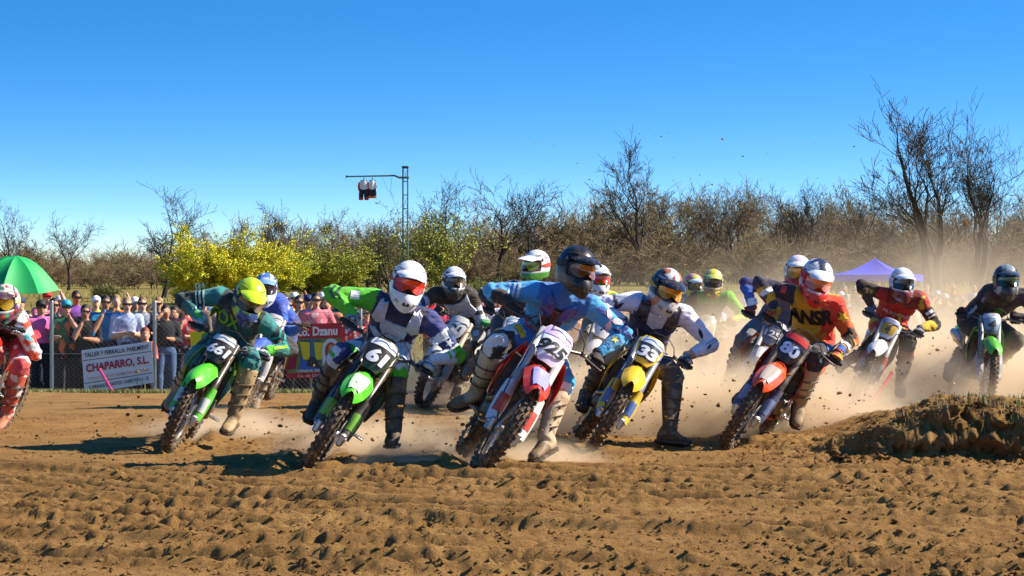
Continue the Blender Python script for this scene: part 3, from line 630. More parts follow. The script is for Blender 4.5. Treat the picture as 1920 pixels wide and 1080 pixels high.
# --- helmet, built facing +y, shared meshes, paint per rider
def hel_pt(az, z, k=1.0):
    "outline of the shell at azimuth az (0 = face) and height z"
    if z >= 0:
        e = math.sqrt(max(0, 1-(z/.148)**2.2)); wx, fb, ff = .123*e, .158*e, .142*e
    else:
        q = min(1, -z/.19); wx = .123-.042*q*q; fb = .158-.05*q*q; ff = .142+.075*math.sin(min(1, q/.62)*math.pi/2)-.03*max(0, q-.62)/.38
    c, s = math.cos(az), math.sin(az)
    x = wx*s*(1 if c < 0 else (1-.10*(ff-.142)/.07*max(0, c))); y = (ff if c > 0 else fb)*c
    if c > 0 and z < 0: y = ff*(abs(c)**1.05); x = wx*math.copysign(abs(s)**(.95), s)
    return np.array([x*k, y*k, z*(k if z > 0 else 1)])
def rimz(az): c = math.cos(az); return -.125-.062*max(0, c)**1.5+.02*max(0, -c)
def build_helmet():
    na, zs = 56, [.148, .1465, .142, .134, .122, .107, .09, .072, .055, .04, .022, .004, -.015, -.034, -.052, -.072]
    mb = MB(); low = 7; rows = []
    V = []; inside = {}
    for j in range(len(zs)+low):
        row = []
        for i in range(na):
            az = 2*math.pi*i/na
            z = zs[j] if j < len(zs) else zs[-1]+(rimz(az)-zs[-1])*(j-len(zs)+1)/low
            row.append(hel_pt(az, z)); 
        rows.append(row)
    F = []; V = [p for r in rows for p in r]
    for j in range(len(rows)-1):
        for i in range(na):
            az = 2*math.pi*(i+.5)/na; az = az if az < math.pi else az-2*math.pi; zc = (rows[j][i][2]+rows[j+1][i][2])/2
            if abs(az) < math.radians(64) and -.062 < zc < .056: continue
            F.append((j*na+i, j*na+(i+1) % na, (j+1)*na+(i+1) % na, (j+1)*na+i))
    bm = bmesh.new(); bv = [bm.verts.new(p) for p in V]
    for f in F:
        try: bm.faces.new([bv[i] for i in f])
        except Exception: pass
    bmesh.ops.remove_doubles(bm, verts=bm.verts, dist=1e-4); loose = [v for v in bm.verts if not v.link_faces]; bmesh.ops.delete(bm, geom=loose, context='VERTS')
    bmesh.ops.recalc_face_normals(bm, faces=bm.faces); bmesh.ops.solidify(bm, geom=bm.faces[:], thickness=.012)
    me = bpy.data.meshes.new('helmet'); bm.to_mesh(me); bm.free(); me.polygons.foreach_set('use_smooth', [True]*len(me.polygons)); me.set_sharp_from_angle(angle=math.radians(50)); me.materials.append(None)
    BM['helmet'] = me
    def patch(a0, a1, z0, z1, k, th, nose=0.0, na=21, nz=7):
        G = []
        for i in range(na):
            a = a0+(a1-a0)*i/(na-1); q = abs(2*i/(na-1)-1); row = []
            zl = z0+nose*math.exp(-(a/.22)**2)+(.022*max(0, q-.72)/.28); zh = z1-.018*max(0, q-.72)/.28
            for j in range(nz): row.append(hel_pt(a, zl+(zh-zl)*j/(nz-1), k)*np.array([1, 1, 1]))
            G.append(row)
        return MB().sheet(np.array(G), th)
    d = math.radians
    BM['gog'] = patch(d(-62), d(62), -.060, .050, .965, -.014, .03).mesh('goggles')
    BM['lens'] = patch(d(-50), d(50), -.045, .040, 1.04, .003, .028).mesh('lens')
    G = []
    mb = patch(d(58), d(302), -.020, .022, 1.018, .003, 0, 41, 3); BM['strap'] = mb.mesh('goggle_strap')
    rows = []
    for v in np.linspace(0, 1, 8):
        row = []
        for u in np.linspace(-1, 1, 13):
            b = hel_pt(u*1.05, .070+.030*(1-u*u), 1.03); w = .108*(1-.20*v*v)
            t = np.array([w*u, .128*math.sqrt(max(.02, 1-(u*.80)**2))+.155*v*(1-.35*u*u), .100-.034*u*u+.004*v-.018*v*v])
            k = sm(0, .28, v); row.append(b*(1-k)+t*k)
        rows.append(row)
    BM['peak'] = MB().sheet(np.array(rows), -.006).mesh('peak')
    mb = MB(); mb.box((0, .200, -.120), (.055, .03, .035), None, .008); BM['vent'] = mb.mesh('chin_vent')
    for s, k in ((1, 'r'), (-1, 'l')):
        q = hel_pt(s*.62, -.115, 1.01); mb = MB(); mb.box(q, (.042, .016, .020), np.array([[math.cos(.62), math.sin(.62)*s, 0], [-math.sin(.62)*s, math.cos(.62), 0], [0, 0, 1]]), .005); BM['svent_'+k] = mb.mesh('side_vent')
        q = hel_pt(s*.55, .098, 1.015); mb = MB(); mb.tube([q, hel_pt(s*1.0, .100, 1.015), hel_pt(s*1.5, .088, 1.015)], [.004, .009, .004], 6); BM['tvent_'+k] = mb.mesh('top_vent')
        q = hel_pt(s*1.25, .055, 1.02); mb = MB(); mb.ell(q, (.008, .014, .014), 8, 6); BM['screw_'+k] = mb.mesh('peak_screw')
build_helmet()
def helmet_cols(D):
    V = vco(BM['helmet']); x, y, z = V.T; C = np.tile(np.array(D['base'], float), (len(V), 1)); n = np.array([mnoise.noise(Vector(p*np.array([14., 14, 20])+D.get('seed', 0)*3.1)) for p in V]); n2 = np.array([mnoise.noise(Vector(p*np.array([26., 26, 30])+D.get('seed', 0)*1.7+9)) for p in V])
    if 'chin' in D: C[z < -.055+.02*n] = D['chin']
    if 'top' in D: C[(np.abs(x) < .035+.02*n) & (z > .02)] = D['top']
    if 'flank' in D: C[(np.abs(x) > .085) & (z > -.05+.05*n) & (z < .05+.05*n)] = D['flank']
    if 'stripe' in D: C[(np.abs(np.abs(x)-.06+.2*(z-.08)) < .013)] = D['stripe']
    if 'spots' in D:
        for i, (c, th) in enumerate(D['spots']): C[(n if i % 2 == 0 else n2) > th] = c
    return C

# --- hands: palm, four fingers curled round the grip, thumb closing from below
def glove_mesh(G, e1, e2, e3, s):
    "e1 outward along the bar, e2 towards the wrist, e3 up"
    mb = MB(); pt = lambda a, b, c: G+e1*a+e2*b+e3*c
    mb.loft([[pt(a, b, c) for a, b, c in ring] for ring in (
        [(-.028+.0*q, .092, .004+.024*q2) for q, q2 in ((0, 0),)] and [(.026*math.cos(t), .098, .012+.020*math.sin(t)) for t in np.linspace(0, 2*math.pi, 10, False)],
        [(.034*math.cos(t), .075, .016+.019*math.sin(t)) for t in np.linspace(0, 2*math.pi, 10, False)],
        [(.044*math.cos(t), .045, .022+.018*math.sin(t)) for t in np.linspace(0, 2*math.pi, 10, False)],
        [(.046*math.cos(t), .020, .030+.016*math.sin(t)) for t in np.linspace(0, 2*math.pi, 10, False)],
        [(.043*math.cos(t), .000, .034+.011*math.sin(t)) for t in np.linspace(0, 2*math.pi, 10, False)])])
    for i, (ln, w) in enumerate(((.95, .0108), (1.05, .0112), (1.0, .0108), (.85, .0095))):
        a = -.033+.0215*i; P = []
        for q in np.linspace(0, 1, 7):
            ang = math.radians(70-215*q*ln); r = .034-.005*q; P.append(pt(a, r*math.cos(ang), r*math.sin(ang)))
        mb.tube(P, [w*.95, w*1.1, w*1.0, w*1.08, w*.95, w*.9, w*.6], 7)
    P = [pt(-.040, .060, .008), pt(-.050, .035, -.008), pt(-.048, .010, -.028), pt(-.040, -.014, -.030)]; mb.tube(P, [.014, .0135, .012, .009], 7)
    mb.tube([pt(0, .088, .012), pt(0, .094, .012), pt(0, .118, .012)], [.033, .036, .038], 10, flat=1.0)
    return mb.mesh('glove')

def boot_meshes(A, K, toe, s):
    "ankle, knee, toe direction -> boot skin, sole, straps"
    up = nrm(K-A); t = nrm(toe-up*(toe@up)*.75); dn = -nrm(up-t*(up@t)); sd = nrm(np.cross(t, -dn)); mb = MB()
    mb.tube([A-up*.02, A+up*.05, A+up*.14, A+up*.25, A+up*.345], [.056, .058, .066, .076, .080], 14, flat=1.0)
    def ring(f, w, h0, h1): return [A+t*f+sd*w*math.cos(a)+dn*((h0+h1)/2-(h1-h0)/2*math.sin(a)) for a in (2*math.pi*i/12 for i in range(12))]
    mb.loft([ring(-.085, .025, .035, .095), ring(-.065, .040, -.02, .100), ring(-.01, .044, -.05, .100), ring(.05, .045, .0, .100), ring(.11, .049, .035, .102), ring(.16, .046, .05, .102), ring(.19, .025, .065, .098)])
    shin = MB(); me = remesh(mb, .0105, 'boot', 1)
    sole = MB()
    out = [(-.092, .026), (-.07, .042), (0, .043), (.05, .042), (.11, .053), (.16, .050), (.197, .028)]
    L = [A+t*f+sd*w for f, w in out]; R = [A+t*f-sd*w for f, w in out]; loop = L+R[::-1]
    sole.loft([[p+dn*.094 for p in loop], [p+dn*.112 for p in loop]]); 
    for f in np.linspace(-.07, .16, 9): sole.box(A+t*f+dn*.113, (.070, .012, .008), np.stack([sd, t, -dn], 1))
    st = MB()
    for h, r in ((.075, .064), (.155, .072), (.235, .080)):
        c = A+up*h; P = [c+r*(math.cos(q)*t+math.sin(q)*sd) for q in np.linspace(-1.9, 1.9, 12)]
        for q in range(len(P)): P[q] = P[q]+up*.012*math.sin(q*.5)
        st.tube(P, .0075, 5, True, flat=.5, ref=up); st.box(c+sd*s*(r-.004)*.9+t*.03, (.012, .035, .024), np.stack([sd, t, up], 1), .004)
    return me, sole.mesh('sole', False), st.mesh('strap'), (A, up, t)

def project(me2, V3, bvh, n, name):
    "lay a flat print (already in 3-D at V3) on a surface along -n"
    out = []
    for p in V3:
        h = bvh.ray_cast(Vector(p+n*.35), Vector(-n), .8)
        out.append(np.array(h[0])+n*.006 if h[0] is not None else None)
    d = [(o-p)@n for o, p in zip(out, V3) if o is not None]; m = float(np.median(d)) if d else 0.
    setco(me2, [o if o is not None and abs((o-p)@n-m) < .12 else p+n*m for o, p in zip(out, V3)]); me2.name = name; return me2

RIDERS = {}
def rider(key, R):
    b = BIKES[key]; loc = b['loc']; J = {}
    dep = lambda f, z=1.0: float(loc((0, f, z))[1])
    def pix(q, f): return at(q[0], q[1], dep(q[2] if len(q) > 2 else f))
    hips = loc(R.get('hip', (0, -.24, .93))); face = R.get('face', (0, 0, 0))
    head = pix(R['head'], .16)
    shR, shL = pix(R['shR'], .0), pix(R['shL'], .0)
    neck = (shR+shL)/2; neck = neck+nrm(head-neck)*.05
    hipr = np.array(loc((.5, 0, 0)))-np.array(loc((0, 0, 0))); hipr = nrm(nrm(hipr)*.75+nrm(shR-shL)*.25)
    J['pelvis'] = hips; J['neck'] = neck; J['head'] = head-nrm(head-neck)*.06
    J['sh'] = {1: shR, -1: shL}; J['hip'] = {1: hips+hipr*.10, -1: hips-hipr*.10}
    fwdv = nrm(loc((0, 1, 0))-loc((0, 0, 0)))
    J['bow'] = -fwdv*R.get('bow', .05)+np.array([0, 0, .02])
    J['el'] = {}; J['wr'] = {}; J['kn'] = {}; J['an'] = {}; HF = {}
    for s, k in ((1, 'R'), (-1, 'L')):
        G = b['grip'][s]; e1 = b['gax'][s]; hint = pix(R['el'+k], .05)
        v = hint-G; e2 = nrm(nrm(v-e1*(v@e1))-fwdv*.6); e2 = nrm(e2-e1*(e2@e1)); e3 = np.cross(e1, e2)*s*-1
        if e3[2] < 0: e3 = -e3
        W = G+e2*.10+e3*.014; HF[s] = (G, e1, e2, e3)
        J['wr'][s] = W; J['el'][s] = ik(J['sh'][s], W, .29, .25, hint)
        a = R.get('an'+k, 'peg')
        A = loc((s*.205, -.10, .44)) if a == 'peg' else at(a[0], a[1], dep(a[2], .4))
        J['an'][s] = A; J['kn'][s] = ik(J['hip'][s], A, .43, .42, pix(R['kn'+k], .25))
    base = Vector((hips[0], hips[1], gz(hips[0], hips[1]))); root = empty('person', base); tag(root, R['label'], 'person', 'motocross riders in the race')
    inv = Matrix.Translation(-base)
    me, info = body_mesh(J, R.get('voxel', .012), 'body', R.get('loose', 1.05), legs_to=.62, build=R.get('build', .97)); wrinkle(me, info, R.get('wr', .0095))
    C = paint(info, R['kit']); setcol(me, C); bvh = BVHTree.FromPolygons([tuple(v) for v in info['V']], [tuple(p.vertices) for p in me.polygons])
    put = lambda name, m_, mat, par: (m_.transform(inv), obj(name, m_, mat, par))[1]
    ax = J['neck']-J['pelvis']; up = nrm(ax); r_ = nrm(shR-shL); cn = nrm(np.cross(up, r_)); rr = np.cross(cn, up)   # chest normal, image-left = +r
    cn = nrm(cn)
    def chest(me2, w, cy_, cx, mat, name, thick=0.0, tilt=0.0):
        cut(me2, .025); V = vco(me2); ct, st_ = math.cos(tilt), math.sin(tilt); P0 = J['pelvis']+ax*cy_
        # seen from the front the rider's right is on the left
        V3 = [P0-rr*(cx+x*ct-y*st_)+up*(x*st_+y*ct) for x, y, _ in V]
        project(me2, V3, bvh, cn, name)
        if thick:
            V4 = vco(me2); n0 = len(V4); F = [tuple(p.vertices) for p in me2.polygons]; ed = {}
            for f in F:
                for i in range(len(f)): e = (f[i], f[(i+1) % len(f)]); ed[e] = 1
            W4 = np.concatenate([V4+cn*thick, V4-cn*.01]); FF = F+[tuple(i+n0 for i in f[::-1]) for f in F]+[(e[1], e[0], e[0]+n0, e[1]+n0) for e in ed if (e[1], e[0]) not in ed]
            m3 = bpy.data.meshes.new(name); m3.from_pydata([tuple(v) for v in W4], [], FF); m3.materials.append(None); m3.update(); me2 = m3
        return put(name, me2, mat, body)
    body = put('body', me, CLOTH, root)
    # prints and protectors are pieces of the kit
    for t in R.get('prints', []): chest(fit_box(text_mesh(t[0], .2, t[6] if len(t) > 6 else .03, 0, 0, .95, 3), t[1], t[2]), t[1], t[3], t[4], flat(t[5], .7, .15), 'lettering', 0, t[7] if len(t) > 7 else 0)
    for polys, cy_, cx, col, th in R.get('armour', []): chest(poly_mesh(polys), 1, cy_, cx, plastic(col, .2), 'chest_protector', th)
    for bone, tpos, polys, col in R.get('limb', []):
        jn = dict(ua=('sh', 'el'), fa=('el', 'wr'), th=('hip', 'kn'), sh=('kn', 'an'))[bone[:2]]; s_ = 1 if bone[2] == 'R' else -1; a_, b_ = J[jn[0]][s_], J[jn[1]][s_]
        x_ = nrm(b_-a_); n_ = np.array([0, -1, .25]); n_ = nrm(n_-x_*(n_@x_)); y_ = np.cross(n_, x_); P0 = a_+(b_-a_)*tpos; me2 = cut(poly_mesh(polys), .025); V2 = vco(me2)
        project(me2, [P0+x_*q[0]+y_*q[1] for q in V2], bvh, n_, 'print'); put('print', me2, flat(col, .75, .2), body)
    # helmet
    fy, fp, fr_ = (math.radians(q) for q in face)
    HM = Matrix.Translation(Vector(head)) @ Matrix.Rotation(math.pi+fy, 4, 'Z') @ Matrix.Rotation(-fp, 4, 'X') @ Matrix.Rotation(-fr_, 4, 'Y') @ Matrix.Scale(R.get('hs', .95), 4)
    hm = BM['helmet'].copy(); D = R['helmet']; setcol(hm, helmet_cols(D)); HL = inv @ HM
    h = obj('helmet', hm, HELM, root, HL)
    pk = obj('peak', BM['peak'], plastic(D.get('peak', D['base']), .1, .2), root, HL); gg = obj('goggles', BM['gog'], flat(D.get('gog', (.02, .02, .02)), .5, .1), root, HL)
    lc = D.get('lens', (.05, .04, .03)); obj('lens', BM['lens'], pm('lens_%.2f_%.2f_%.2f' % lc, lc, .10, .25, dirt=.06, coat=1.0), gg)
    obj('goggle_strap', BM['strap'], flat(D.get('strap', (.03, .03, .03)), .7, .1), root, HL); obj('chin_vent', BM['vent'], flat((.02, .02, .02), .6, .2), h)
    for k in 'rl': obj('side_vent', BM['svent_'+k], flat(tuple(round(q*.55+.01, 3) for q in D.get('chin', D['base'])), .5, .2), h); obj('top_vent', BM['tvent_'+k], flat(tuple(round(q*.45+.01, 3) for q in D['base']), .5, .2), h); obj('peak_screw', BM['screw_'+k], flat((.12, .12, .12), .4, .2), pk)
    # gloves, boots
    for s in (1, -1):
        g = glove_mesh(*HF[s], s); put('glove', g, pm('glove_%.2f_%.2f_%.2f' % R['glove'], R['glove'], .75, dirt=.3, bump=.3, col2=R.get('glove2'), c2scale=22), root)
        k = 'R' if s > 0 else 'L'; tq = R.get('toe'+k)
        toe = nrm(fwdv+np.array([0, 0, -.15])) if tq is None else nrm(np.array([tq[0], 0, -tq[1]])/100-np.array([0, 1, 0])*tq[2]/100)
        bme, sole, strap, (A, u_, t_) = boot_meshes(J['an'][s], J['kn'][s], toe, s)
        Vb = vco(bme); hh = (Vb-A)@u_; ff = (Vb-A)@t_; bc = np.tile(np.array(R['boot'], float), (len(Vb), 1)); n = nzv(Vb, 16)
        bc[n > .18] = R.get('boot2', R['boot']); bc[(hh > .10) & (ff > .035)] = R.get('boot3', R['boot']); bc[(hh < -.05) | (ff > .10)] = R.get('boottoe', R['boot']); setcol(bme, bc)
        bo = put('boot', bme, BOOT, root); put('sole', sole, rubber(.75), bo); put('strap', strap, flat(R.get('bootstrap', (.05, .05, .05)), .5, .5), bo)
    RIDERS[key] = dict(root=root, J=J)
# ------------------------------------------------------------------ trees: tapered limbs forking down to twigs
def perp(d, rng):
    a = rng.normal(size=3); a -= d*(a@d); return nrm(a)
def grow(rng, P, p0, d, L, r, lev, out):
    n = 4 if lev < 3 else (3 if lev < P['lev']-1 else 2); pts = [p0]; rr = [r]; p = p0; dd = d
    for i in range(n):
        dd = nrm(dd+perp(dd, rng)*P['wob']+np.array([0, 0, P['trop']*(1 if lev else .2)])); p = p+dd*L/n; pts.append(p); rr.append(max(P['rmin'], r*(1-(i+1)/n*(.45 if lev < 2 else .6))))
    out[0 if lev <= P.get('tl', 2) else 1].append((pts, rr, 7 if lev == 0 else (5 if lev < 3 else 3)))
    if lev >= P['lev']: return
    k = P['kids'][lev]; k = int(k)+(rng.random() < k-int(k))
    for i in range(k):
        t = rng.uniform(P['from'][lev], 1.0) if i else 1.0
        j = min(int(t*n), n-1); q = pts[j]+(pts[j+1]-pts[j])*(t*n-j); base = nrm(pts[min(j+1, n)]-pts[j])
        a = math.radians(rng.normal(P['ang'][lev], 8)); a = a*.55 if i == 0 else a
        nd = nrm(base*math.cos(a)+perp(base, rng)*math.sin(a))
        if nd[2] < -.2 and lev < 2: nd[2] *= -.5
        rb = rr[j]*(.80 if i == 0 else rng.uniform(.42, .68))
        grow(rng, P, q, nd, L*rng.uniform(*P['ratio'])*(1.1 if i == 0 else 1-.35*(1-t)), max(P['rmin'], rb), lev+1, out)
def tree_meshes(seed, P, stems=((0, 0, 0, 1),)):
    rng = np.random.default_rng(seed); out = ([], [])
    for x, y, a, s in stems:
        grow(rng, P, np.array([x, y, -.05]), nrm([math.sin(a)+rng.normal()*.03, rng.normal()*.06, 1]), P['L']*s, P['r']*s, 0, out)
    ms = []
    for k, nm in ((0, 'trunk'), (1, 'crown')):
        mb = MB()
        for pts, rr, ns in out[k]: mb.tube(pts, rr, ns, False)
        if k == 1 and P.get('leaf'):
            V = []; F = []
            for pts, rr, ns in out[1][-int(len(out[1])):]:
                for _ in range(P['nleaf']):
                    c = pts[-1]+(pts[0]-pts[-1])*rng.random()+rng.normal(size=3)*P['leaf']*1.0; u = nrm(rng.normal(size=3)); w = perp(u, rng)*P['leaf']*rng.uniform(.35, .7); u = u*P['leaf']*rng.uniform(.5, 1.1); o = len(V)
                    V += [c-u-w*.3, c-w, c+u, c+w]; F.append((o, o+1, o+2, o+3))
            lm = MB(); lm.add(V, F); ms.append(('leaf', lm.mesh('leaves', False)))
        ms.append((nm, mb.mesh(nm, k == 0)))
    return dict(ms)
PBIG = dict(L=4.6, r=.40, lev=6, kids=(4, 3, 3, 3, 3, 3), ang=(22, 28, 33, 38, 42, 44), ratio=(.62, .80), wob=.13, trop=.10, rmin=.015, tl=2, **{'from': (.62, .50, .40, .35, .3, .25)})
PMID = dict(L=2.6, r=.19, lev=6, kids=(4, 3.4, 3.2, 3.2, 3, 2.6), ang=(30, 36, 38, 40, 42, 44), ratio=(.60, .80), wob=.15, trop=.07, rmin=.012, tl=2, **{'from': (.5, .4, .3, .25, .2, .2)})
PWOOD = dict(L=2.6, r=.13, lev=6, kids=(4.4, 3.6, 3.2, 3.2, 3, 2.6), ang=(30, 36, 38, 42, 44, 46), ratio=(.56, .76), wob=.14, trop=.06, rmin=.010, tl=2, **{'from': (.35, .3, .25, .2, .2, .2)})
PSCRUB = dict(L=1.3, r=.045, lev=4, kids=(4.6, 4.6, 4.6, 4), ang=(34, 36, 40, 44), ratio=(.62, .9), wob=.2, trop=.05, rmin=.011, tl=0, **{'from': (.2, .2, .2, .2)})
PBUSH = dict(L=1.3, r=.04, lev=4, kids=(4, 4, 3, 3), ang=(32, 34, 38, 42), ratio=(.62, .88), wob=.18, trop=.04, rmin=.009, tl=0, leaf=.045, nleaf=36, **{'from': (.25, .2, .2, .2)})
PWIL = dict(L=2.2, r=.14, lev=5, kids=(4, 3.6, 3.4, 3, 2.6), ang=(36, 40, 42, 44, 46), ratio=(.62, .88), wob=.16, trop=.05, rmin=.010, tl=2, leaf=.085, nleaf=4, **{'from': (.3, .25, .2, .2, .2)})
ring = lambda n, r, a: [(r*math.cos(2*math.pi*i/n), r*math.sin(2*math.pi*i/n), a*math.cos(2*math.pi*i/n), 1-.2*((i*7) % 3)/2) for i in range(n)]
TP = {'big': tree_meshes(5, PBIG, ((-.2, 0, -.10, 1), (.25, .2, .16, .8))), 'big2': tree_meshes(8, PBIG, ((0, 0, .10, 1), (.3, .1, -.12, .85))),
      'mid': tree_meshes(13, PMID), 'mid2': tree_meshes(27, PMID), 'mid3': tree_meshes(35, PMID),
      'wood': tree_meshes(41, PWOOD), 'wood2': tree_meshes(52, PWOOD), 'wood3': tree_meshes(67, PWOOD, ((0, 0, 0, 1), (.3, 0, .2, .8))),
      'scrub': tree_meshes(71, PSCRUB, ring(7, .5, .45)), 'scrub2': tree_meshes(73, PSCRUB, ring(8, .7, .5)),
      'bush': tree_meshes(81, PBUSH, ring(9, .55, .55)), 'bush2': tree_meshes(83, PBUSH, ring(8, .5, .5)), 'willow': tree_meshes(91, PWIL, ring(3, .3, .3)), 'willow2': tree_meshes(95, PWIL, ring(3, .3, .35))}
TH = {k: max(float(vco(m).max(0)[2]) for m in t.values()) for k, t in TP.items()}
BARK = pm('bark', (.030, .023, .016), .9, dirt=0, var=.35, dscale=3, bump=.6, bscale=14)
TWIG = pm('twig_bark', (.042, .032, .022), .9, dirt=0, var=.3, dscale=.7)
TWIGB = pm('brown_twigs', (.20, .132, .066), .9, dirt=0, var=.35, dscale=.6, col2=(.175, .14, .045), c2scale=.35)
def leafmat(key, a, b):
    m = pm(key, a, .6, dirt=0, var=.3, dscale=2.5, col2=b, c2scale=1.1); bs = m.node_tree.nodes['Principled BSDF']
    bs.inputs['Transmission Weight'].default_value = 0; return m
LYG = leafmat('yellow_green_blossom', (.62, .60, .02), (.42, .46, .025)); LY = leafmat('yellow_blossom', (.76, .66, .015), (.54, .54, .025)); LG = leafmat('spring_leaves', (.40, .40, .025), (.26, .29, .022)); LD = leafmat('dull_green_leaves', (.17, .17, .03), (.12, .13, .025)); LDG = leafmat('grass_green_leaves', (.16, .22, .03), (.22, .24, .04))
def tree(kind, px, Y, h, label, name='bare_tree', leaf=None, twig=None, bark=None, group=None, rz=None, base=None, sx=1.0, cat='tree'):
    x = (px-960)*Y/FPX; t = TP[kind]; s = h/TH[kind]
    r = empty(name, (x, Y, (gz(x, Y) if base is None else base)-.05)); r.scale = (s*sx, s*sx, s); r.rotation_euler.z = random.uniform(0, 6.28) if rz is None else rz
    tag(r, label, cat, group); obj('trunk', t['trunk'], bark or BARK, r); obj('crown', t['crown'], twig or TWIG, r)
    if 'leaf' in t: obj('leaves', t['leaf'], leaf, r)
    return r
rs = random.Random(3)
tree('big', 1752, 118, 11.8, 'tallest bare tree, dark many-limbed crown against the sky on the right', rz=.4, sx=1.2)
tree('big2', 1836, 124, 11.9, 'bare tree close beside the tallest tree, cut by the right edge', rz=2.2, sx=1.1)
tree('mid', 306, 112, 6.3, 'bare forked tree with wide crown above the spectators by the sign', rz=.3, sx=1.1)
tree('mid2', 930, 150, 8.6, 'bare dark tree standing right of the lattice mast', rz=1.0)
tree('mid3', 1205, 150, 11.2, 'tall bare tree with fine fan crown above the black helmet', rz=2.0, sx=.9)
tree('mid', 20, 140, 6.4, 'bare tree behind the green umbrella at the left edge', rz=2.4)
tree('mid2', 128, 135, 5.2, 'small bare tree just right of the green umbrella', rz=.2)
tree('wood2', 515, 150, 6.4, 'thin upright bare tree rising from behind the yellow bush', rz=.7)
tree('mid3', 690, 128, 4.8, 'bare tree with arching limbs left of the lattice mast', rz=4.0, sx=1.25)
tree('mid3', 835, 155, 8.4, 'bare tree crown showing above the green leafing trees', rz=3.0)
tree('mid', 990, 160, 8.2, 'bare tree just right of the dark one by the mast', rz=5.0)
tree('wood3', 1500, 165, 8.4, 'bare tree standing above the white helmet of the blue rider', rz=1.5)
tree('mid2', 1385, 165, 8.2, 'bare tree above the yellow topped helmet', rz=4.4)
tree('mid', 1640, 160, 7.6, 'bare tree just left of the tallest tree', rz=3.6)
tree('bush', 425, 96, 4.5, 'bright yellow flowering bush behind the crowd', 'flowering_bush', LY, rz=.5, sx=1.2, cat='bush')
tree('bush2', 500, 99, 4.0, 'yellow green bush right of the bright yellow one', 'flowering_bush', LYG, rz=2.5, sx=1.15, cat='bush')
tree('bush2', 600, 104, 3.9, 'light green leafing bush left of the mast', 'leafing_bush', LG, rz=1.2, sx=1.5, cat='bush')
tree('willow', 830, 110, 5.4, 'spreading tree in fresh green leaf right of the mast', 'leafing_tree', LG, rz=.6, sx=1.2)
tree('willow2', 720, 112, 4.6, 'green leafing tree right behind the mast', 'leafing_tree', LD, rz=1.9, sx=1.15)
for i, (px, Y, h, lab) in enumerate(((925, 100, 1.5, 'low green shrub on the meadow behind bike 21'), (200, 104, 1.2, 'low olive shrub behind the spectator in black'), (350, 100, 1.1, 'low olive shrub left of the yellow bush'), (1560, 108, 2.2, 'olive shrub left of the blue canopy'), (1250, 110, 2.0, 'olive shrub in the dust behind the yellow bike'))):
    tree('bush', px, Y, h, lab, 'shrub', LDG if i == 0 else LD, rz=i, sx=1.3, cat='shrub')
WK = ['wood', 'wood2', 'wood3', 'mid', 'mid2', 'mid3']
tops = [(-300, 470), (0, 470), (200, 462), (330, 455), (480, 415), (640, 405), (800, 392), (960, 380), (1100, 362), (1240, 352), (1400, 350), (1600, 355), (1750, 370), (1920, 350), (2200, 360)]
for row, (Y, n, up) in enumerate(((178, 30, 18), (205, 34, 8), (240, 38, 0), (285, 40, 2))):
    for i in range(n):
        px = -160+2240*(i+rs.random())/n; ty = np.interp(px, [a for a, _ in tops], [b for _, b in tops])+rs.uniform(-34, 34)+up
        x = (px-960)*Y/FPX; h = HCAM-(ty-HOR)*Y/FPX-gz(x, Y)
        tree(WK[rs.randrange(3 if row < 2 else 6)], px, Y+rs.uniform(-8, 8), max(3, h), 'bare brown tree in the wood across the meadow', 'wood_tree', None, TWIGB, group='bare trees of the wood across the meadow', rz=rs.uniform(0, 6.28), sx=rs.uniform(1.0, 1.35))
for i in range(120):
    Y = rs.uniform(138, 168) if i % 2 else rs.uniform(172, 250); px = -140+2200*(i+rs.random())/120; h = rs.uniform(2.8, 4.2)*(1 if i % 2 else 1.5)*(.75 if px < 350 else 1)*(1.25 if px > 1000 else 1)
    tree(rs.choice(('scrub', 'scrub2')), px, Y, h, 'leafless brown thicket bush at the foot of the wood', 'thicket_bush', None, TWIGB, group='thicket bushes along the edge of the wood', rz=rs.uniform(0, 6.28), sx=1.45, cat='bush')

# ------------------------------------------------------------------ mast with hanging race suits
MY = 88.0
def mast():
    top = at(760, 315, MY); x = top[0]; z0 = gz(x, MY); h = top[2]-z0; r = empty('lattice_mast', (x, MY, z0)); tag(r, 'green steel lattice mast with a long side arm', 'mast')
    g = flat((.05, .12, .09), .5, .1); w = .10
    for sx in (-1, 1):
        for sy in (-1, 1):
            mb = MB(); mb.tube([(sx*w, sy*w, -.3), (sx*w, sy*w, h)], .024, 6); obj('leg', mb.mesh('leg'), g, r)
    br = MB()
    n = int(h/.55)
    for i in range(n+1):
        z = h-i*h/n
        for a, b in (((-w, -w), (w, -w)), ((w, -w), (w, w)), ((w, w), (-w, w)), ((-w, w), (-w, -w))):
            br.tube([(*a, z), (*b, z)], .014, 4)
            if i < n and i % 2 == 0: br.tube([(*a, z), (*b, z-h/n)], .008, 3)
    bo = obj('bracing', br.mesh('bracing', False), g, r); bo['kind'] = 'stuff'
    mb = MB(); mb.box((0, 0, h+.03), (.28, .28, .10), None, .02); obj('cap', mb.mesh('cap'), flat((.03, .05, .05), .5, .1), r)
    az = at(760, 332, MY)[2]-z0; L = (760-650)*MY/FPX
    mb = MB(); mb.tube([(.15, 0, az-.02), (-.25, 0, az-.02), (-.45, 0, az+.06), (-L, 0, az+.02)], [.045, .045, .035, .03], 8); mb.box((-L, 0, az+.02), (.08, .09, .09)); obj('arm', mb.mesh('arm'), g, r)
    mb = MB(); mb.tube([(-.55, .02, az), (-.62, .02, az-.6), (-.40, .02, az-1.2), (-.15, .02, az-1.9)], .006, 4); mb.tube([(-.95, .02, az), (-.75, .02, az-.5), (-.45, .02, az-.8)], .005, 4); obj('wire', mb.mesh('wire'), flat((.05, .05, .05), .6, 0), r)
    return az+z0
AZ = mast()
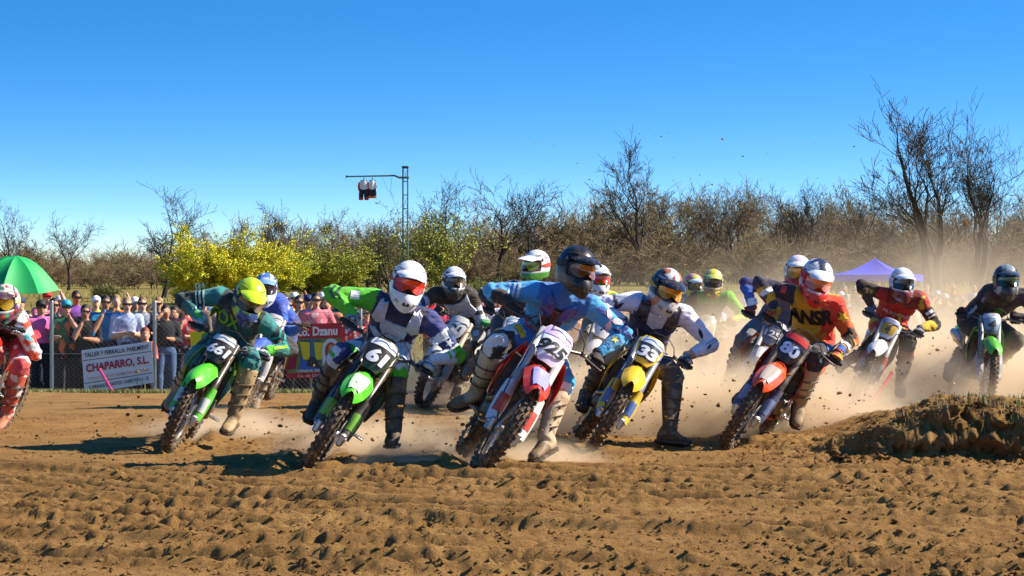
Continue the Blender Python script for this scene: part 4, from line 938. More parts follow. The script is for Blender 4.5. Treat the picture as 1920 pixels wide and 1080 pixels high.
def suit(px, cols, label, h=.92, w=.15):
    x = (px-960)*MY/FPX; r = empty('hanging_race_suit', (x, MY, AZ-.04-h)); tag(r, label, 'race suit', 'race suits hanging from the mast arm')
    mb = MB(); top = h
    mb.loft([[(w*kx*math.cos(a), .11*math.sin(a), z) for a in np.linspace(0, 2*math.pi, 10, False)] for z, kx in ((top-.10, .5), (top-.18, 1.0), (top-.34, .85), (top-.48, .8))]); obj('jacket', mb.mesh('jacket'), flat(cols[0], .8, 0), r)
    for s in (-1, 1):
        mb = MB(); mb.tube([(s*w*.9, 0, top-.18), (s*w*1.1, .02, top-.34), (s*w*1.0, .03, top-.52)], [.05, .045, .04], 8); obj('sleeve', mb.mesh('sleeve'), flat(cols[1], .8, 0), r)
        mb = MB(); mb.tube([(s*w*.45, 0, top-.46), (s*w*.55, .01, top-.68), (s*w*.6, .02, .03)], [.10, .10, .09], 8); obj('trouser_leg', mb.mesh('leg'), flat(cols[2], .8, 0), r)
        mb = MB(); mb.tube([(s*w*.6, .02, .12), (s*w*.62, .0, .0)], [.095, .09], 8); obj('hem', mb.mesh('hem'), flat(cols[3], .8, 0), r)
    mb = MB(); mb.tube([(0, 0, top+.02), (0, 0, top-.10)], .02, 5); mb.box((0, 0, top-.10), (.28, .03, .03)); obj('hanger', mb.mesh('hanger'), flat((.05, .08, .06), .6, 0), r)
suit(682, ((.72, .70, .68), (.62, .07, .02), (.02, .02, .025), (.50, .03, .02)), 'white race suit with orange red sleeves hanging outermost from the mast arm', .90, .19)
suit(698, ((.80, .80, .80), (.78, .78, .78), (.02, .02, .02), (.75, .18, .03)), 'white race suit with orange hems hanging nearest the mast', .82, .13)

# ------------------------------------------------------------------ blue canopy tent
def tent():
    Y = 72.0; a = at(1640, 484, Y); x = a[0]; z0 = gz(x, Y); ez = at(0, 515, Y)[2]-z0; tz = a[2]-z0; w = (1732-1544)*Y/FPX/2
    r = empty('canopy_tent', (x, Y, z0)); tag(r, 'blue pop-up canopy tent with peaked roof above the crowd', 'tent'); m = pm('tent_cloth', (.0, .035, .75), .75, dirt=.05, dscale=2, bump=.2, bscale=6); fr = metal((.6, .6, .6), .4, .1)
    rot = math.radians(24); c = [np.array([w*.92*math.cos(rot+q*math.pi/2)*1.25, w*.92*math.sin(rot+q*math.pi/2)*1.25, ez]) for q in range(4)]; ap = np.array([0, 0, tz])
    for i in range(4):
        p, q = c[i], c[(i+1) % 4]; G = []
        for u in np.linspace(0, 1, 9):
            e0 = p+(q-p)*u; G.append([e0+(ap-e0)*v-np.array([0, 0, .20*math.sin(math.pi*v)*(1-.3*abs(2*u-1))]) for v in np.linspace(0, 1, 9)])
        obj('roof_panel', MB().sheet(np.array(G), .012).mesh('roof_panel'), m, r)
        G = [[p+(q-p)*u+np.array([0, 0, -.22*v+.012*math.sin(u*25)*v]) for v in (0, .5, 1)] for u in np.linspace(0, 1, 15)]; obj('valance', MB().sheet(np.array(G), .01).mesh('valance'), m, r)
        mb = MB(); mb.tube([p*np.array([.97, .97, 1]), p*np.array([.97, .97, 0])], .025, 6); obj('leg', mb.mesh('leg'), fr, r)
tent()

# ------------------------------------------------------------------ fence, signs, umbrella
FY = 36.0
def fence():
    xs = [(p-960)*FY/FPX for p in (-95, 97, 290, 483, 676, 869)]; z0 = gz(-5, FY); r = empty('chain_link_fence', (xs[0], FY, z0)); tag(r, 'chain link fence with grey steel posts before the left spectators', 'fence'); x0 = xs[0]
    gal = metal((.42, .45, .42), .45, .25)
    for x in xs:
        mb = MB(); mb.tube([(x-x0, 0, -.3), (x-x0, 0, 1.60)], .032, 10); mb.ell((x-x0, 0, 1.60), (.032, .032, .02), 10, 4); obj('post', mb.mesh('post'), gal, r)
    L = xs[-1]-x0; H = 1.42; mb = MB(); st = .085
    k = 0
    V = []; F = []
    def wire(a, b):
        d = nrm(np.array(b)-np.array(a)); n = np.array([0, 1, 0]); u = np.cross(d, n)*.0017; w = n*.0017; o = len(V)
        for p in (a, b): V.extend([np.array(p)+u, np.array(p)-u*.5+w, np.array(p)-u*.5-w])
        F.extend([(o, o+1, o+4, o+3), (o+1, o+2, o+5, o+4), (o+2, o, o+3, o+5)])
    q = -H
    while q < L:
        a0 = max(q, 0); b0 = min(q+H, L)
        if b0 > a0: wire((a0, .004, a0-q), (b0, .004, b0-q)); wire((a0, -.004, H-(a0-q)), (b0, -.004, H-(b0-q)))
        q += st
    mb.add(V, F); w = obj('wire_mesh', mb.mesh('wire_mesh', False), metal((.16, .16, .155), .6, .2), r); w['kind'] = 'stuff'
    for z in (.03, .72, 1.42):
        mb = MB(); mb.tube([(0, 0, z), (L, 0, z)], .004, 5); obj('tension_wire', mb.mesh('tension_wire'), gal, r)
fence()
def board(name, label, corners, Y, mat, cat):
    "a flat sign in the fence plane given by photo corners tl,tr,br,bl; returns root and a function from board u,v (0..1) to points"
    P = [at(x, y, Y) for x, y in corners]; r = empty(name, P[3]); o = P[3]
    def uv(u, v, lift=0.0): return (P[3]*(1-u)+P[2]*u)*(1-v)+(P[0]*(1-u)+P[1]*u)*v-o+np.array([0, -lift, 0])
    G = [[uv(u, v)+np.array([0, -.006*math.sin(math.pi*u)+.003*math.sin(u*9+v*3), 0]) for v in np.linspace(0, 1, 5)] for u in np.linspace(0, 1, 11)]
    obj('panel', MB().sheet(np.array(G), -.008).mesh('panel'), mat, r); tag(r, label, cat); return r, uv
def lettering(r, uv, txt, cu, cv, w, h, col, bold=.02, lift=.035, shear=0.):
    me = fit_box(text_mesh(txt, .2, bold, shear), w, h); V = vco(me); setco(me, [uv(cu+x, cv+y, lift) for x, y, _ in V]); return obj('lettering', me, flat(col, .6, .05), r)
def patch(r, uv, poly, col, lift=.034, name='print'):
    me = poly_mesh([poly]); V = vco(me); setco(me, [uv(x, y, lift) for x, y, _ in V]); return obj(name, me, flat(col, .6, .08), r)
SW = flat(S(236, 234, 232), .5, .06)
r, uv = board('sponsor_board', 'white board reading CHAPARRO, S.L. hung on the fence', ((153, 657), (284, 640), (289, 717), (159, 739)), FY-.10, SW, 'sign')
lettering(r, uv, 'TALLER Y FERRALLA, PABLMENT', .5, .87, .92, .12, S(60, 60, 62)); lettering(r, uv, 'CHAPARRO, S.L.', .5, .56, .90, .22, S(178, 30, 55), .03)
lettering(r, uv, 'ESTRUCTURAS DE HORMIGON  MCG 3400', .5, .33, .88, .065, S(225, 140, 115), .01); lettering(r, uv, 'B. FERNANDEZ SANTOS / CARRETERA 4 - 28', .5, .13, .86, .085, S(70, 66, 64), .015)
for v in (.76, .24): patch(r, uv, ((.01, v-.008), (.99, v-.008), (.99, v+.008), (.01, v+.008)), S(70, 80, 80))
r, uv = board('painted_banner', 'red banner with painted figures on the fence between bikes 661 and 61', ((537, 609), (641, 605), (643, 706), (537, 710)), FY-.12, flat(S(190, 45, 50), .6, .1), 'banner')
patch(r, uv, ((.02, .10), (.98, .10), (.98, .72), (.02, .74)), S(120, 130, 60), .030); patch(r, uv, ((.25, .30), (.62, .28), (.62, .70), (.25, .71)), S(70, 90, 100), .033)
patch(r, uv, ((.30, .34), (.42, .34), (.42, .66), (.24, .68)), S(225, 200, 30), .036); patch(r, uv, ((.52, .32), (.66, .34), (.68, .64), (.50, .66)), S(215, 200, 40), .036); patch(r, uv, ((.44, .36), (.50, .36), (.50, .72), (.44, .72)), S(50, 120, 140), .036)
patch(r, uv, ((.02, .16), (.16, .18), (.22, .50), (.18, .66), (.10, .66), (.04, .40)), S(150, 30, 40), .038, 'figure'); patch(r, uv, ((.11, .58), (.18, .58), (.19, .68), (.15, .72), (.11, .68)), S(110, 60, 45), .041, 'figure')
patch(r, uv, ((.22, .16), (.60, .14), (.46, .36), (.36, .28), (.28, .40)), S(60, 100, 180), .040, 'figure'); patch(r, uv, ((.36, .22), (.62, .16), (.52, .38), (.42, .40)), S(50, 55, 60), .042, 'figure')
arch = [(.65+.30*t, .22) for t in (0, 1)]+[(.80+.16*math.cos(a), .50+.22*math.sin(a)) for a in np.linspace(0, math.pi, 9)]
patch(r, uv, arch, S(215, 220, 215), .044, 'arch'); patch(r, uv, [(.80+.11*math.cos(a), .48+.17*math.sin(a)) for a in np.linspace(0, 2*math.pi, 14, False)], S(180, 60, 45), .046, 'figure')
patch(r, uv, [(.81+.055*math.cos(a), .53+.075*math.sin(a)) for a in np.linspace(0, 2*math.pi, 12, False)], S(220, 140, 90), .048, 'figure'); patch(r, uv, ((.70, .22), (.90, .22), (.87, .42), (.80, .46), (.73, .40)), S(225, 222, 225), .050, 'figure')
lettering(r, uv, 'Enco. Dzanu', .48, .86, .88, .17, S(238, 234, 230), .035, .036); lettering(r, uv, 'TANDA DEL 4', .45, .135, .55, .05, S(235, 235, 235), .015, .052); lettering(r, uv, 'Ca. de Dizanu', .45, .045, .5, .05, S(225, 190, 180), .015, .036)
r, uv = board('yellow_banner', 'yellow banner with green emblem behind the teal rider', ((356, 622), (404, 619), (404, 680), (361, 684)), FY-.11, flat(S(235, 215, 20), .6, .08), 'banner')
patch(r, uv, ((.45, .05), (.98, .05), (.98, .25), (.62, .25), (.62, .42), (.95, .42), (.95, .60), (.62, .60), (.62, .78), (.98, .78), (.98, .95), (.52, .92), (.45, .80)), S(20, 140, 70))
def stake(name, a, b, Y, col, label, r=.022):
    A, B = at(*a, Y), at(*b, Y-1.2); rt = empty(name, B); mb = MB(); mb.tube([A-B, (A-B)*.5, np.zeros(3), (A-B)*-.08], [r, r, r, r*.8], 8); obj('shaft', mb.mesh('shaft'), flat(col, .5, .15), rt); tag(rt, label, 'stake')
    mb = MB(); mb.ell(A-B, r*1.25, 8, 5); obj('tip', mb.mesh('tip'), flat(tuple(c*.6 for c in col), .5, .1), rt)
stake('marker_stake', (187, 693), (223, 755), 34.5, S(205, 50, 105), 'slanting pink marker stake in front of the white board')
stake('marker_stake', (1672, 700), (1634, 757), 19.2, S(150, 20, 30), 'slanting red marker stake in the dust by the silver bike', .014)

def umbrella():
    Y = 38.5; ap = at(30, 480, Y); r = empty('umbrella', at(18, 620, Y)); tag(r, 'large green umbrella over the spectators at the left edge', 'umbrella'); o = at(18, 620, Y)
    ax = nrm([.12, -.16, 1.0]); u = nrm(np.cross(ax, [0, 1, 0])); w = np.cross(ax, u); R = .84; m = pm('umbrella_cloth', S(12, 160, 82), .6, dirt=.05, dscale=3, bump=.1, bscale=10)
    bs = m.node_tree.nodes['Principled BSDF']; fr = metal((.25, .25, .25), .4, .1)
    def rib(t, ang, sag=0.0): rr = R*t; return ap-ax*(.50*t*t+.02*t)+(u*math.cos(ang)+w*math.sin(ang))*rr-o
    for k in range(8):
        a0, a1 = 2*math.pi*k/8, 2*math.pi*(k+1)/8; G = []
        for t in np.linspace(.02, 1, 9):
            p, q = rib(t, a0), rib(t, a1); G.append([p+(q-p)*s-(ap-ax*.6-o-(p+q)/2)*0-ax*(-.0)-nrm((p+q)/2-(ap-ax*.9-o))*.07*t*math.sin(math.pi*s) for s in np.linspace(0, 1, 7)])
        obj('canopy_panel', MB().sheet(np.array(G), .004).mesh('canopy_panel'), m, r)
        mb = MB(); mb.tube([rib(t, a0)-ax*.012 for t in np.linspace(.03, 1, 8)], .005, 5); mb.tube([rib(.55, a0)-ax*.012, ap-ax*.46-o], .004, 5); obj('rib', mb.mesh('rib'), fr, r)
    mb = MB(); mb.tube([ap+ax*.08-o, ap-ax*1.5-o], .013, 8); obj('shaft', mb.mesh('shaft'), fr, r); mb = MB(); mb.tube([ap-ax*1.42-o, ap-ax*1.56-o], [.02, .022], 8); obj('handle', mb.mesh('handle'), flat((.03, .03, .03), .6, 0), r)
umbrella()

# ------------------------------------------------------------------ spectators
SK = [S(214, 160, 128), S(198, 140, 108), S(226, 176, 146), S(176, 120, 88)]
def head_shape(mb, J):
    H, f, u, r = J['head'], J['f'], J['u'], J['r']; R = np.stack([r, f, u], 1)
    mb.ell(H+u*.02, (.080, .100, .122), 12, 10, R); mb.ell(H-u*.055+f*.025, (.055, .062, .058), 10, 8, R); mb.tube([H+f*.085+u*.02, H+f*.112-u*.018], [.014, .018], 6)
    for s in (1, -1): mb.ell(H+r*s*.075, (.014, .022, .032), 6, 5, R)
    for s in (1, -1):
        W = J['wr'][s]; d = nrm(W-J['el'][s]); mb.ell(W+d*.06, (.034, .03, .05), 8, 6, np.stack([nrm(np.cross(d, [0.3, 1, .2])), nrm(np.cross(d, np.cross(d, [0.3, 1, .2]))), d], 1))
        A = J['an'][s]; mb.tube([A-J['f']*.06-u0*.045, A+J['f']*.16-u0*.05], [.045, .038], 8)
u0 = np.array([0, 0, 1.])
def spectator(x, Y, h, yaw, arms, kit, hair, label, hat=None, glasses=True, long=False, skin=0, voxel=.021, group=None, z=None, lean=0.):
    z0 = gz(x, Y) if z is None else z; k = h/1.70; a = math.radians(yaw); f = np.array([math.sin(a), -math.cos(a), 0]); r = np.array([-math.cos(a), -math.sin(a), 0])   # rider's right is image left
    P = lambda rx, fy, uz: r*rx*k+f*(fy+lean*max(0, uz-.9))*k+u0*uz*k
    J = dict(pelvis=P(0, 0, .95), neck=P(0, .0, 1.42), head=P(0, .03, 1.57), bow=f*-.01, f=f, u=u0, r=r)
    J['sh'] = {s: P(s*.185, 0, 1.37) for s in (1, -1)}; J['hip'] = {s: P(s*.09, 0, .92) for s in (1, -1)}; J['an'] = {s: P(s*.12, .02*s, .08) for s in (1, -1)}
    J['kn'] = {s: P(s*.11, .03, .50) for s in (1, -1)}; J['el'] = {}; J['wr'] = {}
    for s, am in zip((1, -1), arms):
        E, W = dict(down=((.24, -.02, 1.08), (.25, .08, .84)), chin=((.22, .14, 1.10), (.06, .16, 1.40)), fold=((.25, .05, 1.09), (.02, .20, 1.14)), front=((.25, .06, 1.09), (.16, .30, 1.12)), up=((.30, .10, 1.42), (.20, .14, 1.66)), hip=((.33, -.06, 1.12), (.20, .06, .98)), eyes=((.30, .14, 1.34), (.09, .14, 1.56)))[am]
        J['el'][s] = P(s*E[0], E[1], E[2]); J['wr'][s] = P(s*W[0], W[1], W[2])
    root = empty('person', (x, Y, z0)); tag(root, label, 'person', group or 'spectators along the track')
    me, info = body_mesh(J, voxel, 'body', 1.0*k, head=head_shape, smooth=1); D = dict(kit); D['collar'] = SK[skin]; C = paint(info, D)
    V, B, T = info['V'], info['B'], info['T']; hd = (V-J['head'])@u0
    if kit.get('short', True):
        for q in ('faR', 'faL'): C[B == q] = SK[skin]
    for s, q in ((1, 'faR'), (-1, 'faL')): C[(np.linalg.norm(V-J['wr'][s], axis=1) < .12) & (B == q)] = SK[skin]; C[(B == q) & (T > .95)] = SK[skin]
    hh = np.linalg.norm(V-J['head'], axis=1) < .17; C[hh & (hd > -.13)] = SK[skin]
    mo = hh & (np.abs(hd+.065) < .011) & ((V-J['head'])@f > .06) & (np.abs((V-J['head'])@r) < .03); C[mo] = S(130, 60, 55)
    ft = V[:, 2] < .10; C[ft] = kit.get('shoe', (.05, .04, .04)); setcol(me, C); body = obj('body', me, SPECT, root)
    H = J['head']; R = np.stack([r, f, u0], 1)
    if hat is None or long:
        mb = MB(); mb.ell(H+u0*.050-f*.018, (.090, .106, .108), 12, 8, R)
        if long: mb.ell(H-u0*.06-f*.055, (.085, .05, .15), 10, 8, R); mb.ell(H-u0*.16-f*.06, (.07, .04, .10), 8, 6, R)
        m2 = remesh(mb, .017, 'hair', 1); V2 = vco(m2); kk = ((V2-H)@f > .055) & ((V2-H)@u0 < .075); V2[kk] -= f*((V2[kk]-H)@f-.045)[:, None]; setco(m2, V2); obj('hair', m2, pm('hair_%.3f_%.3f_%.3f' % hair, hair, .6, dirt=0, var=.3, bump=.5, bscale=80), root)
    if hat is not None:
        mb = MB(); mb.ell(H+u0*.070-f*.008, (.094, .110, .092), 12, 8, R); G = [[H+u0*(.072-.012*abs(q))+f*(.07+.09*v*(1-.4*q*q))+r*q*.085 for q in np.linspace(-1, 1, 7)] for v in (0, .5, 1)]; mb.sheet(np.array(G), .008); obj('cap', mb.mesh('cap'), flat(hat, .7, 0), root)
    if glasses:
        G = [[H+u0*(.022+.020*v)+f*(.101-.030*q*q*1.4)+r*q*.080 for v in np.linspace(-1, 1, 3)] for q in np.linspace(-1, 1, 9)]; mb = MB(); mb.sheet(np.array(G), .006)
        for s in (1, -1): mb.tube([H+u0*.03+f*.055+r*s*.074, H+u0*.03-f*.02+r*s*.080], .004, 4)
        obj('sunglasses', mb.mesh('sunglasses'), flat((.01, .01, .012), .12, 0), root)
    return root
K = lambda top, leg=S(36, 36, 42), **k: dict(torso=top, sleeve=top, pants=leg, waist=.12, **k)
BR, BK, BD, GR = (.03, .017, .010), (.010, .008, .007), (.30, .19, .08), (.25, .24, .23)
LC = [ # px, top y, Y, yaw, arms, kit, hair, label, extras
 (18, 600, 38.9, 10, ('front', 'down'), K(S(60, 70, 80)), BR, 'spectator in grey under the umbrella behind the cut-off rider', dict()),
 (52, 585, 38.4, 25, ('down', 'front'), K(S(215, 215, 225)), BR, 'spectator in white beside the cut-off rider', dict()),
 (76, 563, 37.6, 24, ('front', 'front'), K(S(232, 110, 175), S(20, 20, 24)), BK, 'spectator in bright pink shirt and black cap at the fence', dict(hat=(.015, .013, .012), skin=1)),
 (101, 559, 38.6, 22, ('down', 'chin'), K(S(22, 70, 84)), BK, 'dark haired spectator behind the pink shirt', dict(skin=1)),
 (124, 563, 37.5, 18, ('front', 'chin'), K(S(40, 105, 70), S(24, 26, 34), mot=[(['torso'], S(220, 110, 60), 7, .05), (['torso'], S(190, 60, 60), 8, .22)]), BK, 'spectator in teal cap and green orange shirt at the fence', dict(hat=S(40, 150, 170))),
 (160, 572, 37.5, 12, ('chin', 'fold'), K(S(22, 20, 24), S(16, 16, 20)), BK, 'spectator dressed in black, hand at chin, left above the board', dict(skin=1, long=True)),
 (198, 553, 37.7, 16, ('chin', 'down'), K(S(30, 130, 180), S(40, 44, 60)), BK, 'tall dark haired spectator in cyan shirt above the board', dict(skin=1)),
 (238, 557, 37.7, 14, ('fold', 'fold'), K(S(185, 200, 228), S(60, 60, 70), mot=[(['torso'], S(130, 155, 200), 14, .2)]), BD, 'fair haired spectator in pale striped shirt above the board', dict(skin=2)),
 (267, 556, 38.3, 10, ('down', 'front'), K(S(150, 155, 170), S(30, 30, 36), side=S(24, 24, 30), short=False), (.20, .10, .05), 'red haired spectator in grey shirt and dark vest by the fence post', dict(skin=2)),
 (272, 618, 37.2, 10, ('front', 'front'), K(S(205, 80, 80)), (.25, .05, .02), 'small red haired child before the fence post', dict(glasses=False)),
 (310, 572, 37.5, 22, ('eyes', 'fold'), K(S(24, 26, 32), S(64, 90, 130), short=False), BR, 'spectator in black jacket and jeans shading his eyes by the post', dict(skin=1, glasses=False)),
 (328, 576, 38.2, -14, ('down', 'up'), K(S(70, 90, 100), S(90, 100, 120)), BR, 'spectator with raised arm beside the black jacket', dict(glasses=False)),
 (349, 567, 37.8, 12, ('chin', 'fold'), K(S(200, 60, 64), S(30, 30, 34), mot=[(['torso'], S(220, 200, 200), 16, .35)]), BK, 'spectator in red top left of the yellow banner', dict()),
 (366, 552, 40.2, 6, ('down', 'down'), K(S(120, 100, 90)), BR, 'spectator looking over the red top', dict(glasses=False)),
 (382, 556, 40.8, 0, ('down', 'down'), K(S(170, 150, 140)), GR, 'spectator half hidden by the teal sleeve', dict(glasses=False)),
 (425, 545, 41.0, 0, ('down', 'down'), K(S(90, 80, 70)), BD, 'fair haired spectator behind the teal rider', dict(glasses=False)),
 (541, 560, 38.8, 8, ('fold', 'down'), K(S(60, 56, 50)), BR, 'spectator in brown at the left end of the painted banner', dict(skin=1)),
 (561, 553, 38.2, 10, ('chin', 'fold'), K(S(30, 66, 50)), BR, 'long haired spectator in dark green above the painted banner', dict(long=True)),
 (592, 545, 37.8, 14, ('down', 'hip'), K(S(214, 112, 124), mot=[(['torso'], S(225, 170, 175), 9, .2)]), BK, 'spectator in pink shirt and sunglasses above the painted banner', dict(skin=0)),
 (614, 556, 38.8, -10, ('up', 'down'), K(S(190, 120, 90)), BR, 'spectator with raised hand right of the pink shirt', dict(glasses=False)),
 (646, 552, 39.2, 0, ('down', 'down'), K(S(40, 140, 80)), BR, 'spectator in green behind the white glove', dict()),
 (664, 585, 37.6, 8, ('front', 'fold'), K(S(205, 60, 56), mot=[(['torso'], S(230, 225, 225), 18, .15)]), BR, 'spectator in red and white checked shirt under the green sleeve', dict()),
 (688, 575, 38.4, -6, ('down', 'fold'), K(S(180, 90, 90)), BK, 'spectator in faded red behind rider 61', dict()),
 (826, 560, 39.0, 0, ('fold', 'fold'), K(S(214, 60, 90)), BK, 'spectator in crimson left of rider 21', dict()),
 (890, 548, 40.0, 16, ('fold', 'down'), K(S(205, 50, 60)), BD, 'spectator in red top right of rider 21', dict()),
 (904, 556, 41.5, 0, ('down', 'down'), K(S(60, 70, 110)), BR, 'spectator in blue behind the red top', dict(glasses=False)),
 (917, 531, 39.5, -8, ('down', 'fold'), K(S(225, 225, 230)), BK, 'dark capped spectator in white right of rider 21', dict(hat=(.02, .02, .02), skin=1)),
 (936, 545, 41.0, 10, ('chin', 'down'), K(S(180, 90, 50)), BK, 'spectator in orange brown next to the white shirt', dict(skin=3)),
 (962, 552, 42.0, 0, ('down', 'down'), K(S(60, 50, 60)), BR, 'spectator in dark top behind the dark blue arm', dict()),
]
for px, ty, Y, yaw, arms, kit, hair, lab, ex in LC:
    x = (px-960)*Y/FPX; z0 = gz(x, Y); h = HCAM-(ty-HOR)*Y/FPX-z0
    spectator(x, Y, min(2.0, max(1.05, h+.0)), yaw, arms, kit, hair, lab, **ex)
rb = random.Random(31)
BC = [('scarlet', S(215, 40, 40)), ('lemon', S(235, 210, 40)), ('white', S(232, 232, 236)), ('sky blue', S(90, 170, 225)), ('navy', S(26, 36, 80)), ('grass green', S(50, 150, 60)), ('orange', S(235, 120, 30)), ('black', S(20, 20, 24)), ('violet', S(130, 70, 160)), ('khaki', S(140, 125, 85)), ('rose', S(230, 130, 150)), ('turquoise', S(30, 160, 165))]
BW = [(-8, 'the umbrella shaft'), (40, 'the white shirt beside the cut-off rider'), (88, 'the bright pink shirt'), (112, 'the teal cap'), (142, 'the hand at chin'), (180, 'the tall one in cyan'), (218, 'the pale striped shirt'), (252, 'the red hair'), (298, 'the fence post by the white board'), (338, 'the raised arm'), (400, 'the teal sleeve'), (440, 'the lime yellow helmet'), (532, 'the royal blue sleeve'), (552, 'the long haired one in dark green'), (578, 'the pink shirt with sunglasses'), (604, 'the raised hand by the pink shirt'), (632, 'the white glove of rider 61'), (655, 'the checked red shirt'), (676, 'the green sleeve of rider 61'), (812, 'the white helmet of rider 61'), (838, 'rider 21'), (880, 'the red top by rider 21'), (926, 'the dark capped one in white'), (950, 'the orange brown top'), (975, 'the light blue sleeve')]
for i, (px, wh) in enumerate(BW):
    nm, c = BC[(i*5+i//12) % 12]; Y = rb.uniform(39.8, 42.5); x = (px-960)*Y/FPX; pat = dict(mot=[(['torso'], BC[(i*7+3) % 12][1], 9, .22)]) if i % 3 == 0 else {}
    spectator(x, Y, rb.uniform(1.85, 2.05), rb.uniform(-25, 30), (rb.choice(('down', 'fold', 'chin', 'eyes')), rb.choice(('down', 'up', 'fold', 'hip'))), K(c, rb.choice([S(40, 44, 60), S(30, 30, 34)]), **pat), rb.choice([BR, BK, BD, GR]), 'spectator in %s in the second row behind %s' % (nm, wh), hat=rb.choice([None, None, S(225, 225, 228), S(200, 40, 40), S(30, 40, 90)]), glasses=i % 4 == 0, long=i % 5 == 2, skin=rb.randrange(4), voxel=.026)
rc = random.Random(12)
RCOL = [S(205, 80, 60), S(225, 222, 220), S(60, 70, 90), S(170, 190, 205), S(215, 120, 60), S(40, 44, 52), S(190, 60, 70), S(90, 150, 150), S(220, 205, 120), S(120, 110, 150)]
AR = ['down', 'fold', 'chin', 'front', 'up', 'eyes', 'hip']
spots = [(1166, 44), (1182, 47), (1200, 45), (1222, 50), (1150, 48), (1250, 52)]+[(1372+22*i+rc.uniform(-6, 6), rc.uniform(42, 52)) for i in range(9)]+[(1010+19*i+rc.uniform(-6, 6), rc.uniform(41, 47)) for i in range(15)]+[(1572+17*i+rc.uniform(-6, 6), rc.uniform(42, 58)) for i in range(20)]+[(1580+30*i+rc.uniform(-8, 8), rc.uniform(60, 70)) for i in range(11)]
CN = ['brick red', 'white', 'slate blue', 'pale blue', 'orange', 'charcoal', 'crimson', 'sea green', 'straw yellow', 'mauve']
proto = {}
for i, (px, Y) in enumerate(spots):
    x = (px-960)*Y/FPX; ci = rc.randrange(10); am = (rc.choice(AR), rc.choice(AR)); pk = (ci, i % 2)
    side = 'behind the black and navy helmets' if px < 1300 else ('in the dust left of the blue canopy' if px < 1560 else ('in the dust under the blue canopy' if px < 1730 else 'in the dust right of the blue canopy'))
    lab = 'spectator in %s top standing %s' % (CN[ci], side)
    spectator(x, Y, rc.uniform(1.58, 1.82), rc.uniform(-30, 30), am, K(RCOL[ci], rc.choice([S(40, 44, 60), S(60, 80, 120), S(30, 30, 34), S(120, 110, 95)])), rc.choice([BR, BK, BD, GR]), lab, hat=rc.choice([None, None, None, S(220, 220, 225), S(60, 80, 140)]), glasses=i % 3 == 0, skin=rc.randrange(4), voxel=.027, group='spectators in the dust on the right')
# ------------------------------------------------------------------ the race: bikes, then their riders
def S(r, g, b): return tuple(round(((c/255+.055)/1.055)**2.4 if c > 10 else c/255/12.92, 4) for c in (r, g, b))
BLK = (.014, .014, .016); WHT = S(232, 232, 235); LIME = S(70, 205, 30); ORG = S(225, 60, 10); RED = S(205, 25, 15); YEL = S(235, 190, 10)
bike('661', 308, 15.3, 2, 28, -6, dict(band=S(200,205,210), sdec=S(20,30,25), gdec=S(210,215,210), fender=LIME, shroud=LIME, plate=BLK, panel=BLK, digits=WHT, guard=S(60, 190, 40), side=S(25, 120, 30), rear=LIME, tank=BLK, fork=BLK, frame=S(30, 120, 30), pad=S(200, 200, 205)),
     'green motocross bike numbered 661, leaning hard, ridden in the lime helmet', ('661', .20, .095, .18), .86)
bike('61', 568, 13.6, 2, 33, -3, dict(band=S(235,235,238), sdec=S(70,200,40), gdec=S(120,190,60), fender=LIME, fdecal=S(190, 215, 180), shroud=BLK, plate=S(34, 60, 28), panel=BLK, digits=WHT, guard=S(70, 72, 70), side=BLK, rear=LIME, tank=BLK, fork=BLK, frame=BLK, pad=S(40, 60, 140)),
     'green and black motocross bike with white 61 on its black plate', ('61', .155, .115, .10, .05), .92)
bike('925', 889, 13.4, 5, 33, 2, dict(band=S(222,190,226), sdec=S(235,225,235), gdec=S(205,60,50), fender=S(190, 14, 8), fdecal=S(150, 150, 225), shroud=RED, plate=S(228, 220, 236), panel=S(244, 243, 246), digits=BLK, guard=S(225, 222, 222), side=WHT, rear=RED, tank=RED, fork=S(190, 190, 190), frame=S(150, 150, 150), pad=S(30, 50, 130), rim=S(60, 60, 62)),
     'red motocross bike numbered 925 with white fork guards in front', ('925', .21, .10, .28, .03), 1.0)
bike('33', 1102, 15.2, 2, 33, -5, dict(band=S(190,205,225), sdec=S(40,70,150), gdec=S(70,110,180), fender=YEL, shroud=YEL, plate=YEL, panel=S(28, 45, 70), digits=WHT, guard=S(225, 190, 40), side=YEL, rear=YEL, tank=S(30, 60, 140), fork=S(120, 130, 150), frame=S(120, 120, 120), pad=BLK, spring=YEL, rim=S(110, 100, 70)),
     'yellow motocross bike with white 33 on a dark blue plate', ('33', .18, .105, .12, .045), .88)
bike('80', 1358, 15.4, -20, 31, 4, dict(band=S(205,40,35), sdec=S(235,230,230), gdec=S(130,150,190), fender=S(240, 70, 10), fdecal=S(170, 160, 150), shroud=RED, plate=BLK, panel=S(18, 24, 40), digits=S(205, 215, 235), guard=S(60, 75, 110), side=S(230, 90, 20), rear=ORG, tank=BLK, fork=BLK, frame=ORG, pad=BLK),
     'orange motocross bike with white 80 on a black plate', ('80', .16, .105, .0, .045), .90)
bike('red', 1598, 20.0, -8, 27, -10, dict(band=S(120,125,160), fender=S(205, 205, 210), shroud=S(200, 195, 190), plate=S(190, 190, 195), panel=S(190, 150, 40), digits=S(60, 55, 55), guard=S(190, 60, 50), side=S(210, 170, 30), rear=WHT, tank=S(170, 30, 20), fork=S(160, 160, 160), pad=S(120, 125, 150)),
     'silver and white motocross bike with a yellow plate, ridden in red', ('4', .07, .11, .1, .03), .81)
